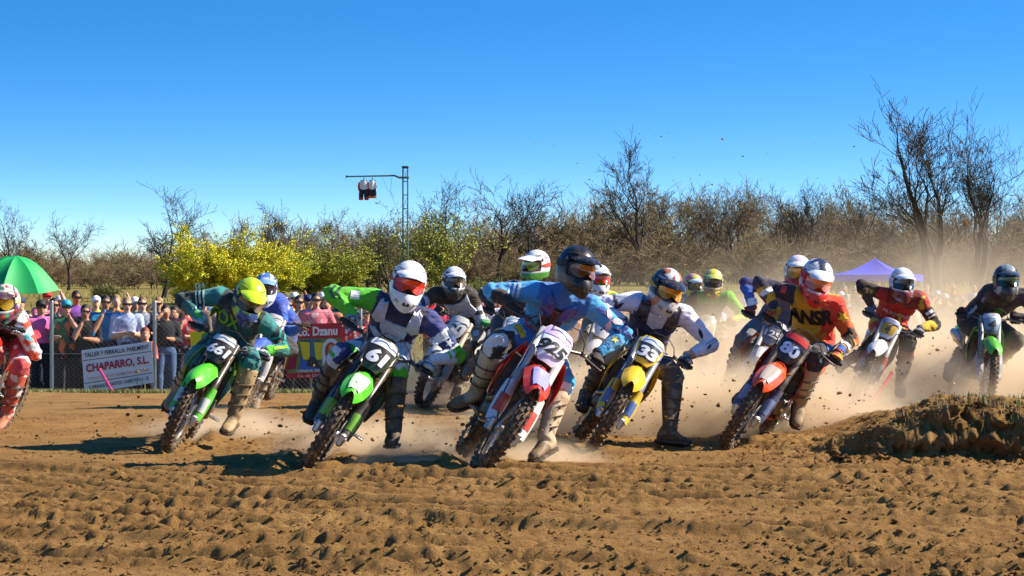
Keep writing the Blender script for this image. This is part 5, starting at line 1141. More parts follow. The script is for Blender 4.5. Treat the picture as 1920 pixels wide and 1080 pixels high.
bike('kaw', 1846, 19.3, 2, 9, -6, dict(band=S(205,205,215), sdec=S(20,25,22), fender=S(80, 180, 40), shroud=S(70, 170, 40), plate=S(70, 75, 85), panel=S(120, 150, 170), digits=S(25, 30, 35), guard=S(150, 150, 150), side=BLK, rear=LIME, tank=BLK, fork=S(170, 170, 170), pad=BLK),
     'upright green motocross bike with pale blue plate behind the earth bank', ('4', .10, .13, .2, .04), .80)
bike('21', 788, 20.6, -14, 22, -4, dict(band=S(205,205,200), fender=S(200, 195, 185), shroud=S(150, 140, 120), plate=S(205, 205, 200), panel=S(196, 202, 206), digits=S(25, 35, 40), guard=S(205, 190, 165), side=WHT, rear=WHT, tank=BLK, fork=S(190, 175, 150), pad=S(70, 65, 50)),
     'white motocross bike numbered 21 on a pale grey plate', ('21', .13, .075, .1, .02))
bike('33b', 898, 19.6, 4, 24, 0, dict(band=S(225,226,226), fender=S(220, 220, 60), shroud=S(200, 205, 70), plate=S(225, 225, 225), panel=S(225, 226, 226), digits=S(70, 66, 45), guard=WHT, side=WHT, rear=WHT, tank=BLK, fork=S(170, 170, 170), pad=BLK),
     'white motocross bike with dark 33 half hidden behind the rider in light blue', ('33', .17, .085, .05, .025))
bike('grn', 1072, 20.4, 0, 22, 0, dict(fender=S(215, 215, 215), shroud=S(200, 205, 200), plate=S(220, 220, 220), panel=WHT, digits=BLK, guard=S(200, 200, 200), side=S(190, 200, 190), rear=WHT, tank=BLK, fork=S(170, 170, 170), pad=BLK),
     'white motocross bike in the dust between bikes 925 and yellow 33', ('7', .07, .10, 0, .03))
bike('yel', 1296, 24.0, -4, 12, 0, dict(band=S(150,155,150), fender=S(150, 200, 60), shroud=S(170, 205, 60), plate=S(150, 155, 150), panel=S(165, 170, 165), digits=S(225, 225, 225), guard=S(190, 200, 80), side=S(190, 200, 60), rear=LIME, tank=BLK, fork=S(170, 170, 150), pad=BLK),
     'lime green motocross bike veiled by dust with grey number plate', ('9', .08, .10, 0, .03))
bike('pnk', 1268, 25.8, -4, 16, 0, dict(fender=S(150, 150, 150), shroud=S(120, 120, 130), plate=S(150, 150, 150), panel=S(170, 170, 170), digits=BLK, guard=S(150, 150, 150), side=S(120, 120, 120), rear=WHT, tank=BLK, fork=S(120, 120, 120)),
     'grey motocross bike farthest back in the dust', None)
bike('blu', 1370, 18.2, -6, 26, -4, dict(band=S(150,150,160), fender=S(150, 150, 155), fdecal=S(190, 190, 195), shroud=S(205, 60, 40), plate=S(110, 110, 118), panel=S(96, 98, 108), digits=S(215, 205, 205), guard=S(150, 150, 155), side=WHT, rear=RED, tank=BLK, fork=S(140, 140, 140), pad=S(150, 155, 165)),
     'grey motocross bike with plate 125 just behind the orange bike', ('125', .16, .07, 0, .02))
bike('sky', 452, 20.6, -4, 18, -6, dict(fender=S(40, 90, 190), shroud=S(40, 90, 190), plate=S(200, 200, 205), panel=WHT, digits=BLK, guard=S(190, 190, 190), side=S(40, 80, 170), rear=S(40, 80, 170), tank=BLK, fork=S(160, 160, 160), pad=BLK),
     'blue motocross bike mostly hidden behind bike 661', ('12', .11, .08, 0, .02))
bike('cut', -112, 17.1, -10, 14, -4, dict(fender=RED, shroud=RED, plate=WHT, panel=WHT, digits=BLK, guard=WHT, side=RED, rear=RED, tank=RED, fork=S(190, 190, 190), pad=BLK),
     'red motocross bike cut by the left edge of the picture', ('8', .08, .10, 0, .03))

def stripe(x0, x1, w=.10, sk=.0): return [(x0, -w), (x1, -w), (x1+sk, w), (x0+sk, w)]
def petal(x, y, L, w, a):
    c, s_ = math.cos(a), math.sin(a); return [(x+c*u-s_*v, y+s_*u+c*v) for u, v in ((0, 0), (L*.35, w), (L*.7, w*.8), (L, 0), (L*.7, -w*.8), (L*.35, -w))]
def star(x, y, r): return [(x+(r if i % 2 else r*.42)*math.cos(i*math.pi/5+.3), y+(r if i % 2 else r*.42)*math.sin(i*math.pi/5+.3)) for i in range(10)]
def chev(x, w=.05, t=.02): return [(x, -w), (x+t, -w), (x+t+w*.6, 0), (x+t, w), (x, w), (x+w*.6, 0)]
TEAL = S(12, 96, 96); DTEAL = S(6, 42, 48); NAVY = S(18, 30, 80)
rider('661', dict(limb=[('uaR', .55, [stripe(-.05, -.035), stripe(-.02, -.005), stripe(.01, .02)], S(150,200,190)), ('uaL', .6, [chev(-.05), chev(0)], S(30,150,145)), ('faL', .55, [stripe(-.06, .06, .012)], S(150,215,30)), ('thR', .55, [stripe(-.10, .10, .016, .0), petal(-.05, .02, .14, .02, .2)], S(20,150,140)), ('thL', .6, [petal(-.08, -.02, .16, .025, .1)], S(20,150,140))], label='rider in dark teal jersey and lime yellow helmet on bike 661', head=(468, 556), face=(14, 26, 16), shR=(414, 556), shL=(492, 604), elR=(362, 578), elL=(522, 656), hip=(-.02, -.22, .92),
    knR=(345, 700), knL=(462, 700), anL=(440, 775, .30), toeL=(-25, 70, 60), glove=S(20, 90, 95), glove2=S(200, 205, 200), boot=S(165, 140, 100), boot2=S(120, 100, 70), boot3=S(190, 170, 130), bootstrap=S(90, 75, 50),
    kit=dict(torso=TEAL, side=DTEAL, yoke=DTEAL, sleeve=DTEAL, cap=S(16, 120, 120), sleeve_low=S(16, 110, 110), cuff=LIME, pants=S(10, 70, 75), knee=S(15, 120, 120), mot=[(['thR', 'thL'], DTEAL, 12, .12), (ALLARM, S(30, 150, 145), 14, .32)], collar=BLK),
    prints=[('FOX', .24, .115, .74, -.085, S(130, 205, 20), .02), ('G', .06, .06, .86, -.10, S(110, 125, 125), .02)],
    helmet=dict(base=S(195, 225, 20), chin=S(40, 70, 130), flank=S(25, 60, 120), stripe=S(170, 205, 20), peak=S(190, 225, 15), gog=BLK, lens=S(120, 95, 60), strap=S(20, 40, 90), seed=1)))
rider('61', dict(limb=[('uaR', .45, [stripe(-.03, .03, .03)], S(230,232,236)), ('uaR', .85, [chev(-.03), chev(.01)], S(25,70,60)), ('uaL', .40, [stripe(-.03, .025, .09, .04)], S(230,232,236)), ('uaL', .66, [star(0, .0, .035), stripe(.035, .05, .04)], S(230,232,236)), ('faL', .5, [stripe(-.08, -.06, .03), stripe(-.03, -.015, .03)], S(80,190,50)), ('thR', .6, [petal(-.12, 0, .18, .035, .15)], S(230,232,236)), ('thR', .9, [stripe(-.03, .02, .06, .02)], S(70,190,40)), ('thL', .75, [petal(-.08, .0, .14, .03, -.2)], S(230,232,236))], label='rider in green and navy jersey with white helmet and orange goggles', head=(766, 528), face=(6, 12, 14), shR=(700, 562), shL=(806, 604), elR=(628, 552), elL=(822, 646), hip=(-.03, -.24, .92), voxel=.0105,
    knR=(612, 690), knL=(742, 700), anR='peg', anL=(738, 805, .34), toeL=(-5, 50, 85), glove=S(205, 210, 215), glove2=S(40, 45, 60), boot=S(66, 58, 46), boot2=S(40, 36, 32), boot3=S(95, 85, 66), boottoe=S(45, 40, 36), bootstrap=S(60, 55, 45),
    kit=dict(torso=NAVY, yoke=NAVY, sleeve={'R': S(75, 190, 30), 'L': S(20, 50, 120)}, cap={'R': S(75, 190, 30), 'L': S(20, 50, 120)}, sleeve_low={'R': S(80, 200, 35), 'L': S(225, 228, 232)}, band=[(['uaL'], S(225, 230, 235), .32, .48), (['uaL'], S(80, 200, 35), .80, 1.3), (['faL'], S(80, 200, 35), -1, .12)],
        pants=S(22, 50, 115), knee={'R': S(20, 45, 105), 'L': S(70, 190, 30)}, mot=[(['thR', 'thL'], S(215, 222, 230), 9, .20), (['thR'], S(60, 180, 40), 11, .34)], collar=BLK),
    armour=[([[(-.15, .17), (-.09, .19), (-.075, .05), (-.13, .0), (-.17, .03)], [(.15, .17), (.09, .19), (.075, .05), (.13, .0), (.17, .03)], [(-.10, .06), (.10, .06), (.09, -.02), (.05, -.07), (-.05, -.07), (-.09, -.02)], [(-.12, -.05), (-.05, -.08), (-.03, -.14), (-.10, -.12), (-.16, -.08)], [(.12, -.05), (.05, -.08), (.03, -.14), (.10, -.12), (.16, -.08)]], .66, 0, S(205, 208, 220), .012)],
    prints=[('O', .07, .07, .70, 0, S(25, 25, 30), .03)],
    helmet=dict(base=S(238, 238, 240), peak=S(238, 238, 240), chin=S(232, 232, 234), gog=BLK, lens=S(235, 60, 5), strap=S(215, 50, 40), seed=2)))
rider('925', dict(limb=[('uaL', .55, [petal(0, 0, .10, .022, .6), petal(0, 0, .09, .02, 2.4), petal(0, 0, .09, .02, -1.2)], S(235,200,200)), ('uaL', .95, [petal(0, 0, .08, .018, .2), petal(0, 0, .08, .018, 1.9), petal(0, 0, .08, .018, 3.6)], S(20,40,110)), ('faL', .45, [star(0, 0, .03)], S(230,215,90)), ('faL', .6, [stripe(.02, .03, .03)], S(20,60,130)), ('uaR', .5, [stripe(-.05, -.03, .05, .02), stripe(-.015, 0, .05, .02), stripe(.02, .03, .05, .02)], S(190,205,220)), ('thR', .45, [stripe(-.06, .02, .05, .03)], S(230,190,30)), ('thR', .8, [petal(-.06, 0, .12, .03, .0)], S(30,34,40))], label='rider in light blue jersey and black helmet looking aside on bike 925', head=(1080, 500), face=(27, 14, 10), shR=(1004, 548), shL=(1108, 574), elR=(938, 552), elL=(1140, 628), hip=(.04, -.24, .92), voxel=.0105,
    knR=(915, 655), knL=(1072, 720), anR='peg', anL=(1022, 820, .30), toeL=(-40, 70, 60), toeR=(-85, 30, 40), glove=S(28, 26, 32), boot=S(200, 180, 150), boot2=S(160, 135, 100), boot3=S(215, 200, 175), boottoe=S(120, 100, 75), bootstrap=S(60, 45, 35),
    kit=dict(torso=S(45, 155, 218), yoke=S(35, 110, 185), sleeve=S(48, 160, 222), sleeve_low={'R': S(16, 18, 24), 'L': S(60, 165, 215)}, belly=S(30, 125, 195), pants=S(25, 110, 180), knee={'R': BLK, 'L': S(40, 150, 190)}, mot=[(['uaR', 'uaL'], S(25, 70, 150), 12, .38), (['thR'], S(225, 228, 230), 8, .05), (['thL', 'shL'], S(220, 220, 215), 8, .15)], lat=[(.35, .85, -.40, .40, S(16, 22, 40))], collar=BLK),
    armour=[([[(-.10, .16), (-.03, .10), (-.03, -.02), (-.11, .02)], [(.10, .16), (.03, .10), (.03, -.02), (.11, .02)]], .68, 0, S(25, 70, 150), .014), ([[(-.03, .06), (.03, .06), (.03, -.12), (-.03, -.12)]], .70, 0, BLK, .012)],
    prints=[('OOO', .14, .05, .34, -.07, S(170, 40, 40), .03)],
    helmet=dict(base=S(9, 9, 9), peak=S(9, 9, 9), gog=S(25, 22, 20), lens=S(140, 85, 30), strap=S(30, 28, 28), stripe=S(40, 40, 42), seed=3)))
rider('33', dict(limb=[('uaR', .45, [petal(-.04, .02, .10, .014, .5)], S(24,34,70)), ('uaL', .6, [petal(-.04, 0, .09, .014, -.4)], S(24,30,60)), ('uaL', .9, [stripe(-.01, .0, .05, .02), stripe(.012, .02, .05, .02)], S(140,145,175)), ('faL', .3, [petal(-.03, .01, .06, .01, .3)], S(30,34,60)), ('thL', .6, [petal(-.10, 0, .12, .03, .3), petal(.0, -.02, .10, .025, -.4)], S(190,170,125))], label='rider in white jersey with navy vest on the yellow bike', head=(1250, 538), face=(14, 22, 14), shR=(1190, 566), shL=(1284, 592), elR=(1136, 574), elL=(1316, 646), hip=(-.02, -.24, .92),
    knR=(1118, 690), knL=(1262, 715), anL=(1256, 805, .38), toeL=(62, 40, 50), glove=S(205, 205, 205), glove2=S(40, 45, 60), boot=S(48, 42, 36), boot2=S(110, 95, 70), boot3=S(60, 55, 50), boottoe=S(36, 32, 28), bootstrap=S(110, 100, 80),
    kit=dict(torso=S(24, 40, 84), side=S(22, 36, 80), yoke=S(215, 215, 232), sleeve=S(222, 222, 240), sleeve_low=S(222, 222, 240), pants=S(24, 40, 90), knee=S(60, 60, 62), band=[(['faL'], S(200, 140, 105), .80, 1.2), (['uaR'], S(24, 30, 60), .50, .60)], mot=[(['thL', 'shL'], S(150, 130, 95), 10, .05), (['thR', 'shR'], S(150, 145, 135), 10, -.1)], collar=BLK),
    armour=[([[(-.15, .18), (-.08, .19), (-.06, .04), (-.10, -.02), (-.16, .06)], [(.15, .18), (.08, .19), (.06, .04), (.10, -.02), (.16, .06)]], .68, 0, S(20, 26, 52), .014), ([[(-.07, .08), (.07, .08), (.06, -.02), (0, -.05), (-.06, -.02)]], .74, 0, S(205, 205, 210), .014), ([[(-.10, -.04), (.10, -.04), (.09, -.13), (-.09, -.13)]], .60, 0, BLK, .016)],
    helmet=dict(base=S(16, 24, 36), top=S(215, 215, 220), spots=[(S(205, 210, 215), .40), (S(130, 30, 40), .46)], chin=S(190, 186, 182), stripe=S(190, 110, 50), peak=S(18, 20, 26), gog=S(30, 30, 34), lens=S(215, 150, 20), strap=S(190, 150, 60), seed=4)))
rider('80', dict(limb=[('uaL', .35, [star(0, 0, .05)], S(230,190,25)), ('uaL', .8, [petal(-.05, 0, .11, .03, .2), petal(-.02, -.02, .08, .02, -.6)], S(28,22,18)), ('faL', .35, [stripe(-.03, -.015, .05, .02), stripe(.0, .012, .05, .02), stripe(.03, .04, .05, .02)], S(30,26,26)), ('faL', .62, [stripe(-.02, .01, .05)], S(225,228,232)), ('uaR', .4, [stripe(-.02, .02, .03)], S(205,60,60)), ('faR', .4, [stripe(-.02, .02, .05)], S(228,228,232)), ('thL', .5, [petal(-.08, .0, .15, .03, .2)], S(60,120,180))], label='rider in yellow and orange jersey with white red helmet on bike 80', head=(1531, 520), face=(2, 22, 12), shR=(1494, 556), shL=(1566, 572), elR=(1446, 560), elL=(1582, 622), hip=(-.02, -.22, .94),
    knR=(1440, 690), knL=(1516, 700), anR='peg', anL=(1500, 752, .12), toeL=(-15, 75, 60), glove=S(150, 30, 25), glove2=S(190, 150, 20), boot=S(170, 148, 112), boot2=S(120, 100, 72), boot3=S(195, 178, 145), boottoe=S(130, 105, 75), bootstrap=S(110, 95, 70),
    kit=dict(torso=S(225, 165, 15), sleeve={'R': S(20, 28, 60), 'L': S(230, 90, 15)}, cap={'R': S(18, 24, 50), 'L': S(220, 45, 15)}, sleeve_low={'R': S(225, 175, 20), 'L': S(215, 160, 25)}, cuff={'R': S(20, 30, 70), 'L': S(25, 90, 180)}, pants=S(14, 22, 46), knee=S(16, 22, 40), lat=[(.0, 1.1, -1.4, -.30, S(215, 45, 15)), (-.1, .38, -.6, .5, S(225, 120, 15))], mot=[(['faL', 'uaL'], S(40, 30, 20), 16, .36), (['thL'], S(40, 90, 150), 8, .30), (['faR'], S(30, 30, 40), 15, .20)], collar=S(150, 25, 20)),
    prints=[('ANSR', .34, .14, .68, -.03, S(16, 16, 18), .05, .08)],
    helmet=dict(base=S(225, 228, 235), top=S(40, 50, 75), spots=[(S(30, 45, 80), .36), (S(215, 90, 20), .45)], chin=S(205, 30, 25), flank=S(200, 30, 25), peak=S(222, 226, 234), gog=S(190, 30, 25), lens=S(215, 130, 95), strap=S(200, 60, 50), seed=5)))
rider('red', dict(limb=[('uaL', .6, [stripe(-.03, .0, .04), stripe(.02, .035, .04)], S(225,225,225)), ('thL', .5, [stripe(-.10, .08, .015)], S(225,180,40))], label='rider in red jersey and white helmet standing out of the dust on right', head=(1691, 529), face=(4, 10, 4), shR=(1667, 556), shL=(1724, 560), elR=(1634, 566), elL=(1738, 592), hip=(0, -.22, .95), voxel=.014,
    knR=(1645, 660), knL=(1700, 655), anL=(1690, 705, .05), toeL=(-10, 60, 70), glove=S(110, 110, 125), boot=S(150, 50, 45), boot2=S(205, 190, 170), boot3=S(190, 60, 50), boottoe=S(190, 175, 150),
    kit=dict(torso=S(190, 22, 14), sleeve=S(40, 20, 18), cap=S(190, 25, 25), sleeve_low={'R': S(60, 45, 15), 'L': S(215, 180, 30)}, yoke=S(120, 20, 15), pants=S(190, 28, 20), knee=S(25, 22, 24), band=[(['thL', 'thR'], S(215, 170, 30), -.2, .2)], mot=[(ALLARM, S(200, 170, 40), 13, .34)], collar=S(100, 20, 30)),
    prints=[('HUSQVARNA', .26, .045, .50, 0, S(215, 215, 215), .02)],
    helmet=dict(base=S(228, 228, 232), spots=[(S(120, 140, 190), .42)], chin=S(120, 20, 35), peak=S(225, 225, 230), gog=BLK, lens=S(50, 60, 70), strap=S(200, 200, 200), seed=6)))
rider('kaw', dict(limb=[('uaR', .55, [stripe(-.06, .04, .014, .02), star(.07, 0, .02)], S(190,190,200))], label='rider in black jersey and dark glossy helmet behind the earth bank', head=(1886, 524), face=(2, 8, 2), shR=(1850, 556), shL=(1926, 556), elR=(1812, 580), elL=(1962, 590), hip=(0, -.22, .95), voxel=.014,
    knR=(1836, 660), knL=(1906, 660), glove=S(40, 20, 26), boot=S(50, 46, 42), boot2=S(30, 28, 26),
    kit=dict(torso=S(22, 22, 28), sleeve=S(24, 22, 34), sleeve_low={'R': S(20, 50, 85), 'L': S(24, 24, 34)}, yoke=S(26, 24, 38), pants=S(24, 24, 28), mot=[(['uaR', 'uaL'], S(150, 150, 160), 13, .38), (['faR'], S(70, 140, 190), 13, .30)], collar=S(215, 210, 205)),
    prints=[('III', .07, .10, .58, .03, S(50, 130, 40), .03), ('21', .06, .05, .50, .13, S(150, 150, 150), .02)],
    helmet=dict(base=S(24, 30, 36), top=S(130, 140, 150), chin=S(50, 50, 54), stripe=S(150, 160, 170), peak=S(40, 50, 58), gog=BLK, lens=S(50, 70, 40), strap=S(150, 130, 60), seed=7)))
rider('21', dict(limb=[('uaL', .55, [stripe(-.02, .02, .05, .02)], S(40,40,48)), ('uaR', .55, [stripe(-.02, .02, .05, .02)], S(40,60,110)), ('thL', .7, [petal(-.08, 0, .14, .03, 0)], S(225,225,228))], label='rider in black and white jersey with white helmet on bike 21', head=(851, 526), face=(10, 8, 4), shR=(816, 552), shL=(884, 556), elR=(778, 566), elL=(904, 596), hip=(0, -.22, .95), voxel=.014,
    knR=(800, 660), knL=(876, 650), anL=(862, 712, .02), toeL=(-15, 60, 70), glove=S(40, 40, 44), boot=S(150, 140, 125), boot2=S(110, 100, 90), boot3=S(185, 178, 165), boottoe=S(100, 90, 75),
    kit=dict(torso=S(22, 22, 26), sleeve=S(205, 210, 225), cap=S(30, 30, 36), sleeve_low={'R': S(200, 205, 220), 'L': S(50, 160, 70)}, pants=S(150, 150, 155), knee=S(170, 168, 165), mot=[(['thL', 'thR'], S(60, 60, 64), 8, .1)], collar=S(20, 20, 24)),
    armour=[([[(-.13, .12), (-.04, .08), (.04, .08), (.13, .12), (.12, .02), (.15, -.06), (.07, -.12), (-.07, -.12), (-.15, -.06), (-.12, .02)]], .64, 0, S(212, 214, 222), .016)],
    prints=[('MOT', .16, .05, .54, 0, S(25, 25, 30), .02), ('O', .06, .03, .78, 0, S(25, 25, 30), .03)],
    helmet=dict(base=S(222, 222, 226), spots=[(S(30, 30, 36), .34)], chin=S(30, 32, 36), peak=S(226, 226, 230), gog=S(40, 45, 50), lens=S(110, 90, 70), strap=S(60, 60, 60), seed=8)))
rider('33b', dict(label='rider in white helmet half hidden behind the light blue rider', head=(1006, 496), face=(-38, 6, 4), shR=(962, 540), shL=(1042, 556), elR=(912, 566), elL=(1062, 610), hip=(0, -.22, .95), voxel=.014,
    knR=(900, 690), knL=(985, 690), glove=S(16, 16, 18), boot=S(120, 110, 95), boot2=S(90, 80, 66),
    kit=dict(torso=S(20, 26, 50), sleeve={'R': S(18, 22, 40), 'L': S(20, 60, 140)}, cap=S(24, 50, 130), sleeve_low=S(14, 15, 20), pants=S(60, 60, 66), collar=S(60, 20, 20)),
    helmet=dict(base=S(232, 232, 234), spots=[(S(180, 30, 30), .48)], chin=S(60, 140, 50), peak=S(232, 232, 235), gog=S(80, 20, 15), lens=S(120, 140, 40), strap=S(200, 60, 40), seed=9)))
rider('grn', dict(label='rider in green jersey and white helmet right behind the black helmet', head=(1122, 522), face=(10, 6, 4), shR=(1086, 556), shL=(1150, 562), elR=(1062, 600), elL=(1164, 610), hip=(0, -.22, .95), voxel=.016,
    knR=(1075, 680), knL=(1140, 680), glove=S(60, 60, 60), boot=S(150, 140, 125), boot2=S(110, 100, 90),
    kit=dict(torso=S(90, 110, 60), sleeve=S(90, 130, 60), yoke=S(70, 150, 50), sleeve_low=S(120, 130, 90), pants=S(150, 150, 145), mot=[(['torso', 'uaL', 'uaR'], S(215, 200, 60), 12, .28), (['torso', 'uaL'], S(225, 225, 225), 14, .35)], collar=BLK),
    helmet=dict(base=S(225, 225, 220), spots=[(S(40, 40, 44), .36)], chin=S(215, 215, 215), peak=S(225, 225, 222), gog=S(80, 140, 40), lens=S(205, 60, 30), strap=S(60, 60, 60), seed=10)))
rider('yel', dict(label='rider in black and green jersey with yellow topped helmet in the dust', head=(1337, 527), face=(-4, 10, 2), shR=(1304, 558), shL=(1366, 558), elR=(1278, 592), elL=(1386, 600), hip=(0, -.22, .95), voxel=.016,
    knR=(1296, 660), knL=(1352, 655), glove=S(170, 60, 60), boot=S(150, 140, 100), boot2=S(110, 100, 80),
    kit=dict(torso=S(40, 34, 28), sleeve={'R': S(50, 42, 34), 'L': S(110, 190, 40)}, yoke=S(60, 130, 30), sleeve_low={'R': S(50, 42, 34), 'L': S(170, 200, 50)}, pants=S(120, 150, 60), knee=S(150, 150, 140), collar=S(120, 110, 90)),
    helmet=dict(base=S(205, 195, 150), top=S(220, 205, 20), spots=[(S(225, 215, 30), .25)], chin=S(110, 80, 35), peak=S(190, 190, 90), gog=S(30, 24, 22), lens=S(50, 32, 26), strap=S(60, 60, 60), seed=11)))
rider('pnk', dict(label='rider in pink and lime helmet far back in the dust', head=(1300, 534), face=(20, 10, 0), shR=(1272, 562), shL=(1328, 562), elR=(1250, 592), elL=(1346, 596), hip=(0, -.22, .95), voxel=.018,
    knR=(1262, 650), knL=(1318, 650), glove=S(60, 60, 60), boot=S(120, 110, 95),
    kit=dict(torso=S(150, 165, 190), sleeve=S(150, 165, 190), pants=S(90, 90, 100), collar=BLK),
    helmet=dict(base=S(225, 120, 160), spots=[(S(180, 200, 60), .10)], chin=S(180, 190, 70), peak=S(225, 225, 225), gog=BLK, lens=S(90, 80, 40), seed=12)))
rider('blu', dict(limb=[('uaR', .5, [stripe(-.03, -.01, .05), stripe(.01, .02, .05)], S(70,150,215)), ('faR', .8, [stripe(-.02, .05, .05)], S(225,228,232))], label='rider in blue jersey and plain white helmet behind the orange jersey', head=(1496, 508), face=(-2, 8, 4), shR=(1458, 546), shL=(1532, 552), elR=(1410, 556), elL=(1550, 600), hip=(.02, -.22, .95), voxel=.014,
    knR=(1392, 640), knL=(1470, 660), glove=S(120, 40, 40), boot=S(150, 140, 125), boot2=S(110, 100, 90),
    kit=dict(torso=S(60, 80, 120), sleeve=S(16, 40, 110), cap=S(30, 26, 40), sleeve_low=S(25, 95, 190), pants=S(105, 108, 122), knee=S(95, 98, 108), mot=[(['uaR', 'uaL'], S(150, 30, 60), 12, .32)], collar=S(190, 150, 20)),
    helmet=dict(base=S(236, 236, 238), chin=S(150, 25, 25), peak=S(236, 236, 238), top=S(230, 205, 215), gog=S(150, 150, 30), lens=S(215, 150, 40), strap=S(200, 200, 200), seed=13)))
rider('sky', dict(label='rider in royal blue jersey close behind the lime yellow helmet', head=(498, 538), face=(6, 10, 4), shR=(470, 568), shL=(522, 572), elR=(440, 600), elL=(534, 612), hip=(0, -.22, .95), voxel=.015,
    knR=(440, 680), knL=(492, 690), anL=(484, 742, .15), toeL=(-10, 60, 60), glove=S(190, 130, 100), boot=S(185, 175, 155), boot2=S(110, 95, 75), boottoe=S(100, 80, 60),
    kit=dict(torso=S(20, 80, 185), sleeve=S(25, 95, 205), sleeve_low=S(60, 130, 215), pants=S(30, 60, 120), knee=S(190, 195, 205), mot=[(['torso'], S(200, 215, 235), 14, .40)], collar=S(20, 40, 90)),
    helmet=dict(base=S(70, 120, 195), spots=[(S(222, 228, 238), .08)], chin=S(200, 205, 215), peak=S(120, 160, 215), gog=BLK, lens=S(60, 30, 30), strap=S(60, 60, 90), seed=14)))
rider('cut', dict(label='rider in red and white kit cut by the left edge of the picture', head=(10, 564), face=(-4, 12, 2), shR=(-30, 602), shL=(38, 606), elR=(-54, 640), elL=(58, 648), hip=(-.02, -.28, .90), voxel=.013,
    knR=(-30, 700), knL=(38, 700), anL=(14, 772, .10), toeL=(-30, 70, 60), glove=S(200, 205, 210), boot=S(190, 60, 50), boot2=S(225, 215, 205), boot3=S(220, 205, 195), boottoe=S(170, 100, 80),
    kit=dict(torso=S(60, 16, 14), side=S(215, 215, 225), sleeve=S(205, 208, 215), cap=S(185, 195, 205), sleeve_low=S(190, 200, 210), belly=S(190, 25, 25), pants=S(190, 25, 28), knee=S(205, 70, 75), mot=[(['uaL', 'faL'], S(215, 60, 20), 11, .15), (['faL'], S(60, 170, 190), 10, .28), (['thL'], S(225, 215, 220), 9, .32)], collar=BLK),
    helmet=dict(base=S(225, 222, 205), spots=[(S(40, 60, 120), .20), (S(180, 30, 40), .25), (S(60, 140, 80), .42)], chin=S(30, 34, 40), peak=S(60, 30, 40), gog=S(30, 30, 34), lens=S(190, 150, 20), strap=S(220, 200, 120), seed=15)))
# ------------------------------------------------------------------ small things on the ground: clods, grass, flying dirt
def clods(n, place, smin, smax, name, label, mat, seed):
    rg = np.random.default_rng(seed); t = (1+5**.5)/2
    base = np.array([(-1, t, 0), (1, t, 0), (-1, -t, 0), (1, -t, 0), (0, -1, t), (0, 1, t), (0, -1, -t), (0, 1, -t), (t, 0, -1), (t, 0, 1), (-t, 0, -1), (-t, 0, 1)])/1.9
    F0 = np.array([(0, 11, 5), (0, 5, 1), (0, 1, 7), (0, 7, 10), (0, 10, 11), (1, 5, 9), (5, 11, 4), (11, 10, 2), (10, 7, 6), (7, 1, 8), (3, 9, 4), (3, 4, 2), (3, 2, 6), (3, 6, 8), (3, 8, 9), (4, 9, 5), (2, 4, 11), (6, 2, 10), (8, 6, 7), (9, 8, 1)])
    V = []; F = []
    for i in range(n):
        p = place(rg); s = smin*(smax/smin)**(rg.random()**2.2); q = base*(1+rg.normal(size=(12, 1))*.22)*s*np.array([rg.uniform(.7, 1.3), rg.uniform(.7, 1.3), rg.uniform(.5, .9)])
        a = rg.uniform(0, 6.28); c, sn = math.cos(a), math.sin(a); q = q@np.array([[c, -sn, 0], [sn, c, 0], [0, 0, 1]]).T; V.append(q+p); F.append(F0+12*i)
    V = np.concatenate(V); F = np.concatenate(F); me = bpy.data.meshes.new(name); me.from_pydata(V.tolist(), [], F.tolist()); me.materials.append(mat); me.update(); o = bpy.data.objects.new(name, me); COL.objects.link(o); tag(o, label, kind='stuff'); return o
def on_ground(rg):
    while True:
        y = 8.6+11*rg.random()**1.5; x = rg.uniform(-.27, .27)*y*1.05
        if mnoise.noise(Vector((x*.9, y*.9, 6.1))) > rg.uniform(-.9, .5): break
    return np.array([x, y, gzm(x, y)])
clods(17000, on_ground, .004, .017, 'dirt_clods', 'loose brown clods scattered over the churned track', GM, 5)
def on_bank(rg):
    x = 1.5+2.6*rg.random(); y = 13.75+rg.random()*1.1; return np.array([x, y, gzm(x, y)])
clods(900, on_bank, .005, .018, 'bank_clods', 'crumbled clods on the dark face of the earth bank', GM, 6)
def in_air(rg):
    k = rg.random()
    if k < .62:
        c = [(-1.15, 14.2), (-2.5, 15.9), (.0, 14.0), (.55, 15.6), (1.7, 15.9), (2.3, 17)][rg.integers(6)]; return np.array([c[0]+rg.normal()*.9, c[1]+rg.normal()*.5, abs(rg.normal())*.40+.05])
    Y = rg.uniform(19, 24); p = at(rg.uniform(900, 1900), rg.uniform(620, 760) if k < .9 else rg.uniform(230, 420), Y); return p
clods(1500, in_air, .004, .018, 'flying_dirt', 'specks of dirt flying up behind the wheels', GM, 8)

def grass(n, place, h0, h1, name, label, cols, seed, blades=7):
    rg = np.random.default_rng(seed); V = []; F = []
    for i in range(n):
        p = place(rg)
        for b in range(blades):
            a = rg.uniform(0, 6.28); h = rg.uniform(h0, h1); d = np.array([math.cos(a), math.sin(a), 0]); w = np.array([d[1], -d[0], 0])*h*.045; q = p+rg.normal(size=3)*np.array([.025, .025, 0]); bend = rg.uniform(.15, .75)
            m = q+u0*h*.6+d*h*bend*.35; t = q+u0*h*(1-.25*bend)+d*h*bend; o = len(V); V += [q-w, q+w, m+w*.7, m-w*.7, t]; F += [(o, o+1, o+2, o+3), (o+3, o+2, o+4)]
    me = bpy.data.meshes.new(name); me.from_pydata([tuple(v) for v in V], [], F); me.update(); me.materials.append(leafmat(name+'_mat', *cols)); o = bpy.data.objects.new(name, me); COL.objects.link(o); tag(o, label, kind='stuff')
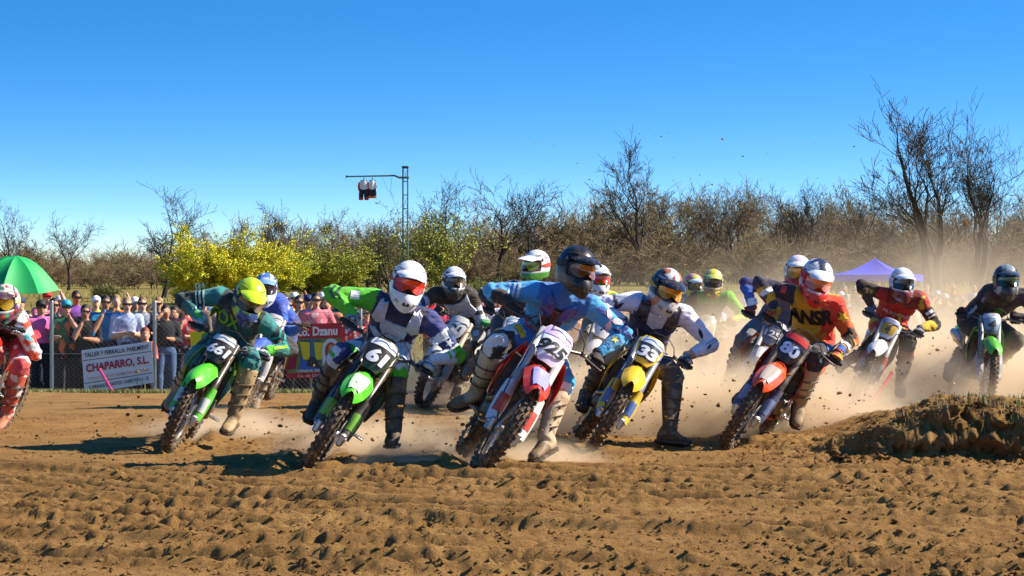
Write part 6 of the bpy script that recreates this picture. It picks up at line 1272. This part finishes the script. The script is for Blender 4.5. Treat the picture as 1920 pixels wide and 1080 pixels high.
def gtop(rg):
    while True:
        x = rg.uniform(1.9, 4.2); y = rg.uniform(14.1, 16.2)
        if bank_h(np.array(x), np.array(y)) > .20 and rg.random() < (.06+.94*sm(2.75, 3.2, x))*(1-.5*sm(15, 16.2, y)): return np.array([x, y, gzm(x, y)-.01])
grass(230, gtop, .02, .07, 'bank_grass', 'short green grass on top of the earth bank', ((.10, .15, .02), (.20, .20, .04)), 21)
def gface(rg):
    
    while True:
        x = rg.uniform(1.8, 3.9); y = rg.uniform(13.95, 14.6)
        if bank_h(np.array(x), np.array(y)) > .10: return np.array([x, y, gzm(x, y)])
grass(70, gface, .03, .09, 'bank_roots', 'dry roots and weeds hanging on the face of the earth bank', ((.16, .11, .05), (.10, .08, .03)), 22, 5)
def gver(rg):
    x = rg.uniform(-9.4, -2.2); y = 32.6+3.0*rg.random()+.3*math.sin(x*2); return np.array([x, y, gz(x, y)-.01])
grass(3200, gver, .05, .17, 'verge_grass', 'patchy grass along the foot of the fence', ((.14, .15, .03), (.28, .23, .07)), 23)
def gmead(rg):
    y = 50+75*rg.random(); x = rg.uniform(-.27, .27)*y; return np.array([x, y, gz(x, y)-.02])
grass(2600, gmead, .12, .38, 'meadow_grass', 'dry yellow grass of the meadow behind the crowd', ((.27, .21, .05), (.20, .17, .04)), 24, 5)
# ------------------------------------------------------------------ dust thrown up by the wheels: uneven air, thick near the ground
def dust(c, r, dens, seed, label, falloff=1.0, scale=1.6, col=(1.0, .83, .60)):
    me = MB().ell((0, 0, 0), (1, 1, 1), 24, 14).mesh('dust'); o = bpy.data.objects.new('dust_cloud', me); COL.objects.link(o); o.location = c; o.scale = r
    m = bpy.data.materials.new('dust_air'); m.use_nodes = True; nt = m.node_tree; nt.nodes.clear(); L = nt.links
    out = N(nt, 'ShaderNodeOutputMaterial'); pv = N(nt, 'ShaderNodeVolumePrincipled'); pv.inputs['Color'].default_value = (*col, 1); pv.inputs['Anisotropy'].default_value = .15
    tc = N(nt, 'ShaderNodeTexCoord'); ln = N(nt, 'ShaderNodeVectorMath', operation='LENGTH'); L.new(tc.outputs['Object'], ln.inputs[0])
    fo = N(nt, 'ShaderNodeMapRange', interpolation_type='SMOOTHERSTEP'); fo.inputs[1].default_value = 1.0; fo.inputs[2].default_value = .15; L.new(ln.outputs['Value'], fo.inputs[0])
    ge = N(nt, 'ShaderNodeNewGeometry'); n = N(nt, 'ShaderNodeTexNoise'); n.inputs['Scale'].default_value = scale*1.5; n.inputs['Detail'].default_value = 3; n.inputs['Roughness'].default_value = .6; n.noise_dimensions = '4D'; n.inputs['W'].default_value = seed; L.new(ge.outputs['Position'], n.inputs['Vector'])
    nr = N(nt, 'ShaderNodeMapRange'); nr.inputs[1].default_value = .38; nr.inputs[2].default_value = .63; nr.inputs[3].default_value = .10; nr.inputs[4].default_value = 2.4; L.new(n.outputs['Fac'], nr.inputs[0])
    mu = N(nt, 'ShaderNodeMath', operation='MULTIPLY'); L.new(fo.outputs[0], mu.inputs[0]); L.new(nr.outputs[0], mu.inputs[1]); m2 = N(nt, 'ShaderNodeMath', operation='MULTIPLY'); L.new(mu.outputs[0], m2.inputs[0]); m2.inputs[1].default_value = dens
    L.new(m2.outputs[0], pv.inputs['Density']); L.new(pv.outputs[0], out.inputs['Volume']); me.materials.clear(); me.materials.append(m); tag(o, label, kind='stuff')
dust((8.5, 31, -.4), (11.5, 9, 3.0), .15, 1, 'wide bank of pale dust between the riders and the right crowd', scale=.5)
dust((3.2, 22.8, -.1), (4.6, 3.2, 1.4), 1.4, 2, 'tan dust rolling behind the yellow and orange bikes', scale=.9)
dust((4.9, 19.8, -.1), (2.8, 1.6, 1.0), 2.2, 3, 'low dust around the silver bike behind the earth bank', scale=1.3)
dust((.9, 17.2, -.05), (1.7, 1.0, .95), 4.2, 4, 'dust cloud behind the rear wheel of the yellow bike', scale=1.7)
dust((-.95, 15.2, -.05), (1.0, .8, .42), 3.2, 5, 'dust thrown up between bikes 61 and 925', scale=2.4)
dust((-2.2, 17.0, -.05), (1.1, .8, .32), 2.4, 6, 'thin low dust behind bike 661', scale=2.2)
dust((2.2, 17.0, -.05), (1.5, .9, .85), 3.8, 7, 'dust behind the rear wheel of the orange bike', scale=1.8)
dust((-.7, 21.2, -.15), (1.3, 1.0, .85), 1.5, 8, 'dust rolling round bike 21', scale=1.8)
dust((-.75, 13.75, -.05), (.55, .35, .28), 3.5, 9, 'brown dust at the front wheel of bike 61', scale=3)
dust((.1, 14.2, -.05), (.75, .5, .30), 3.2, 10, 'brown dust between the wheels of bike 925', scale=3)
bpy.data.scenes.remove(TMP)
